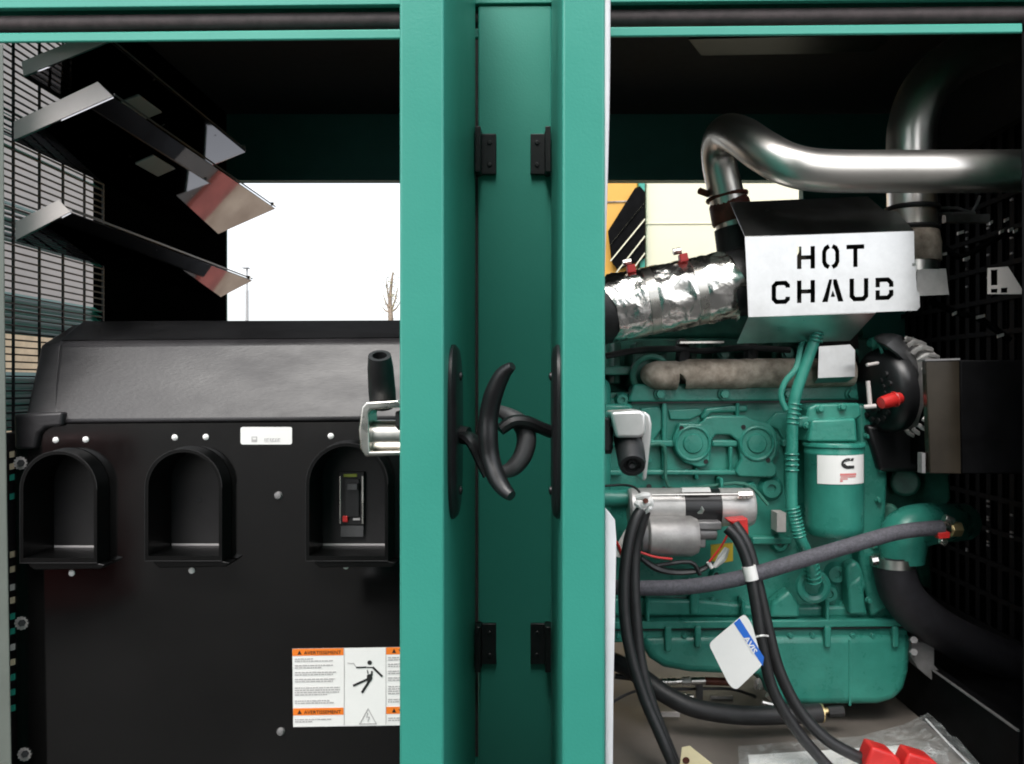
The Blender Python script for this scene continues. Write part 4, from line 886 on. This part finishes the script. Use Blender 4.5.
# bag, paper and caps on the floor
def FL(px, py, dz=0.):     # on the floor plate
    z = ZF+dz; Y = -z*F/(py-CY); return P(px, py, Y)
bagpts = [(735,746),(790,742),(838,738),(880,732),(908,722),(932,711),(940,716),(962,745),(1010,790),(900,800),(740,800)]
b = B(); cen = FL(850, 765, .03); n = len(bagpts)
def gridbag():
    nx, ny = 60, 30; vs = {}
    for i in range(nx+1):
        for j in range(ny+1):
            u = i/nx; v = j/ny
            tx, ty = [(738,746),(800,741),(860,736),(905,724),(934,710)][min(int(u*4),3)], [(738,746),(800,741),(860,736),(905,724),(934,710)][min(int(u*4)+1,4)]
            f = u*4-min(int(u*4),3); t_ = (tx[0]*(1-f)+ty[0]*f, tx[1]*(1-f)+ty[1]*f)
            bt = (742+u*270, 812-u*10)
            px, py = t_[0]*(1-v)+bt[0]*v, t_[1]*(1-v)+bt[1]*v
            h = .004+(.011*abs(math.sin(u*9+v*3))+.008*abs(math.sin(u*23-v*11+2))+.006*abs(math.sin(u*14+v*19)))*math.sin(math.pi*min(1, v*1.2+.15))+.02*max(0, u-.75)*4*(1-v)
            vs[i, j] = b.bm.verts.new(FL(px, py, h+random.uniform(0,.003)))
    for i in range(nx):
        for j in range(ny): b._f([vs[i,j], vs[i+1,j], vs[i+1,j+1], vs[i,j+1]])
gridbag()
bag = thing('plastic_bag', 'clear zip bag lying on the grey floor in the front right corner', 'bag', FL(850, 780))
b.build('film', 'film', bag, smooth=80)
b = B(); b.tube([FL(926,719,.026), FL(950,745,.012), FL(985,780,.008)], .0024, 8, 3); b.build('zip_edge', 'seam', bag)
b = B(); q = [FL(748,755,.002), FL(905,745,.002), FL(925,800,.002), FL(756,815,.002)]; b.sheet(q, .0012); tag(b.build('paper_sheet', 'white', base=q[0].copy()), 'white paper sheet inside the clear bag', 'paper')
g_ = 'red caps on the plastic bag'
def cap(x, y, lab, w, d):
    base = FL(x, 772, .03); b = B()
    a = [FL(x-w, y+10, .012), FL(x-w*.6, y-6, .038), FL(x+w*.7, y-1, .036), FL(x+w, y+10, .012)]
    pts = [P(x-w, y+8, 1.73), P(x-w*.62, y-9, 1.73), P(x+w*.55, y-2, 1.73), P(x+w, y+6, 1.73), P(x+w*.9, y+22, 1.73), P(x-w*.9, y+24, 1.73)]
    b.sweep(pts, Vector((0, d, 0)))
    tag(b.build('terminal_cap', 'red', base=pts[0].copy(), bevel=.006, seg=3), lab, 'cap', g_)
cap(884, 756, 'red plastic cap at the end of the black cable, the left and taller one', 18, .05)
cap(922, 762, 'red plastic cap lying on the clear bag, the right and lower one', 20, .05)

# ------------------------------------------------------------------ outside behind
Ym = 4.4
Nm = thing('yellow_machine', 'yellow machine with green corner post and black louvre standing outside behind', 'machine', P(620, 385, Ym+.3)*1.0)
b = B(); b.poly([(560,120),(638,120),(638,640),(560,640)], Ym, Ym+1.2); b.build('body', 'yellowp', Nm, .01)
b = B(); b.poly([(560,203),(636,200),(636,201.4),(560,204.4)], Ym-.006, Ym-.001); b.build('seam', 'rust', Nm)
b = B(); b.poly([(635,120),(645,120),(645,640),(640,640),(640,205)], Ym-.03, Ym+.03); b.build('corner_post', 'teal', Nm, .004)
b = B(); b.poly([(608,231),(635,188),(640,186),(645,192),(645,258),(618,270),(612,262)], Ym-.045, Ym-.032); b.build('louvre', 'void', Nm)
b = B()
for k in range(5):
    y = 214+k*17; b.poly(stroke([(609+k*1.5, y+30 if k else y+32), (645, y-12)], 1.3 if k else .01), Ym-.055, Ym-.046)
b.pieces('louvre_bar', 'creamp', Nm)
Nc = thing('cream_machine', 'pale cream panelled machine outside behind the exhaust pipe', 'machine', P(740, 385, Ym+.35))
b = B(); b.poly([(646,100),(900,100),(900,640),(646,640)], Ym+.02, Ym+1.4); b.build('body', 'creamp', Nc, .01)
b = B(); b.poly([(646,223),(900,222),(900,223),(646,224)], Ym+.015, Ym+.019); b.build('seam', 'creamp', Nc)
b = B(); b.cyl(P(247,290,24), Vector((P(247,290,24).x, 24, ZG)), .05, n=8); b.box(P(243,288,24).x, P(249,288,24).x, 23.9, 24.1, P(0,268.5,24).z, P(0,267.5,24).z); b.cyl(P(247,268,24), P(247,290,24), .03, n=6)
tag(b.build('lamp_post', 'galvpale', base=Vector((P(247,290,24).x, 24, ZG))), 'far thin lamp post against the white sky at left', 'lamp post')
Tr = thing('tree', 'thin bare tree far off against the white sky beside the green door', 'tree', Vector((P(391,385,20).x, 20, ZG)))
b = B(); b.tube([Vector((P(391,385,20).x,20,ZG)), P(391,330,20), P(390,300,20), P(393,272,20)], [.09,.07,.05,.02], 6, 3)
for dx, dy in ((-8,-14),(7,-20),(-5,-30),(9,-6),(-9,-2)): b.tube([P(391,312,20), P(391+dx*.6,312+dy*.6,20), P(391+dx,308+dy,20)], [.03,.02,.008], 5, 2)
b.build('trunk', 'bark', Tr)
b = B()
for i in range(150):
    c_ = P(391+random.gauss(0,4.5), 292+random.gauss(0,11), 20+random.gauss(0,.2)); d = Vector((random.uniform(-1,1),random.uniform(-1,1),random.uniform(-1,1))).normalized()*.03; e = d.orthogonal().normalized()*.018
    b._f([b.bm.verts.new(c_-d), b.bm.verts.new(c_+e), b.bm.verts.new(c_+d), b.bm.verts.new(c_-e)])
b.build('crown', 'leaf', Tr)

b = B(); b.box(-3.5, -3.25, .5, 6.1, ZG, 3.2)
b2 = B(); b2.box(-4, 1.5, 6.35, 11, ZG+.004, ZG+.03); kind(b2.build('pavement', 'paver'), 'structure')  # unseen ground strip, added to give the baffle tips a tan reflection
b2 = B(); b2.box(-4, 1.5, 6.0, 6.345, ZG+.004, ZG+.034); kind(b2.build('kerb', 'redkerb'), 'structure')  # unseen red strip, added for the red streak in that reflection
Wl = thing('block_wall', 'pale block wall outside, seen through the wire intake grille at far left', 'wall', (-3.4, 3.3, ZG)); b.build('wall_face', 'blockwall', Wl)
b = B(); b.box(-3.52, -3.23, .48, 6.12, 3.2, 3.26); b.build('coping', 'aludk', Wl)
b = B(); b.box(-3.249, -3.22, .5, 6.1, ZG+.01, .36); b.build('base_course', 'brick', Wl)
Dm = thing('oil_drum', 'red oil drum standing on the asphalt to the left behind the viewer', 'drum', (-2.45, -1.0, ZG))
b = B(); b.lathe((-2.45,-1.0,ZG+.001), (0,0,1), [(0,.27),(.02,.285),(.26,.28),(.28,.295),(.30,.28),(.56,.28),(.58,.295),(.60,.28),(.84,.28),(.86,.285)], 32); b.build('body', 'drumred', Dm)  # unseen drum, added so the black panel reflects some red
b = B(); b.lathe((-2.45,-1.0,ZG+.862), (0,0,1), [(0,.28),(.012,.28),(.012,.265),(.004,.26)], 32); b.build('lid', 'drumred', Dm)
Ng = thing('control_container', 'tall dark green control container standing behind the viewer', 'container', (-1.2, -1.7, ZG))
b = B(); b.box(-.85, .62, -2.5, -.95, ZG+.15, 2.5); b.build('cabinet', 'dkwall', Ng, .02)  # unseen blocker, added to keep sky light off the post and doors
b = B(); b.box(-.9, .67, -2.55, -.9, ZG, ZG+.148); b.build('skid', 'black', Ng, .01)
for x in (-.47, .24): 
    b = B(); b.box(x-.34, x+.34, -.948, -.93, ZG+.25, 2.3); b.build('access_door', 'dkwall', Ng, .006)
# ------------------------------------------------------------------ light and camera
w = bpy.data.worlds.new('World'); S.world = w; w.use_nodes = True; nt = w.node_tree
bg = nt.nodes['Background']; sky = nt.nodes.new('ShaderNodeTexSky'); sky.sky_type = 'NISHITA'; sky.sun_disc = False
EL, AZ = math.radians(56), math.radians(195)      # sun high behind the viewer
sky.sun_elevation = EL; sky.sun_rotation = AZ; sky.air_density = 1.0; sky.dust_density = 3.0; sky.ozone_density = 1.0
hs = nt.nodes.new('ShaderNodeHueSaturation'); hs.inputs['Saturation'].default_value = .25
nt.links.new(sky.outputs['Color'], hs.inputs['Color']); nt.links.new(hs.outputs['Color'], bg.inputs['Color'])
bg.inputs['Strength'].default_value = .15
sl = bpy.data.lights.new('sun', 'SUN'); sl.energy = .7; sl.angle = math.radians(35); sl.color = (1, .97, .92)
so = bpy.data.objects.new('sun', sl); COL.objects.link(so)
d = Vector((math.sin(AZ)*math.cos(EL), math.cos(AZ)*math.cos(EL), math.sin(EL)))
so.rotation_euler = d.to_track_quat('Z', 'Y').to_euler()
cam = bpy.data.cameras.new('camera'); co = bpy.data.objects.new('camera', cam); COL.objects.link(co); S.camera = co
cam.sensor_width = 36; cam.lens = F*36/1024; cam.shift_x = (512-CX)/1024; cam.shift_y = (CY-382)/1024
cam.clip_start = .05; cam.clip_end = 500
co.location = (0, 0, 0); co.rotation_euler = (math.radians(90), 0, 0)
S.view_settings.view_transform = 'Standard'; S.view_settings.look = 'None'; S.view_settings.gamma = 1
S.view_settings.exposure = 1.35
S.render.engine = 'CYCLES'; S.cycles.filter_width = 1.9; S.cycles.use_denoising = True
S.cycles.max_bounces = 8; S.cycles.transparent_max_bounces = 12
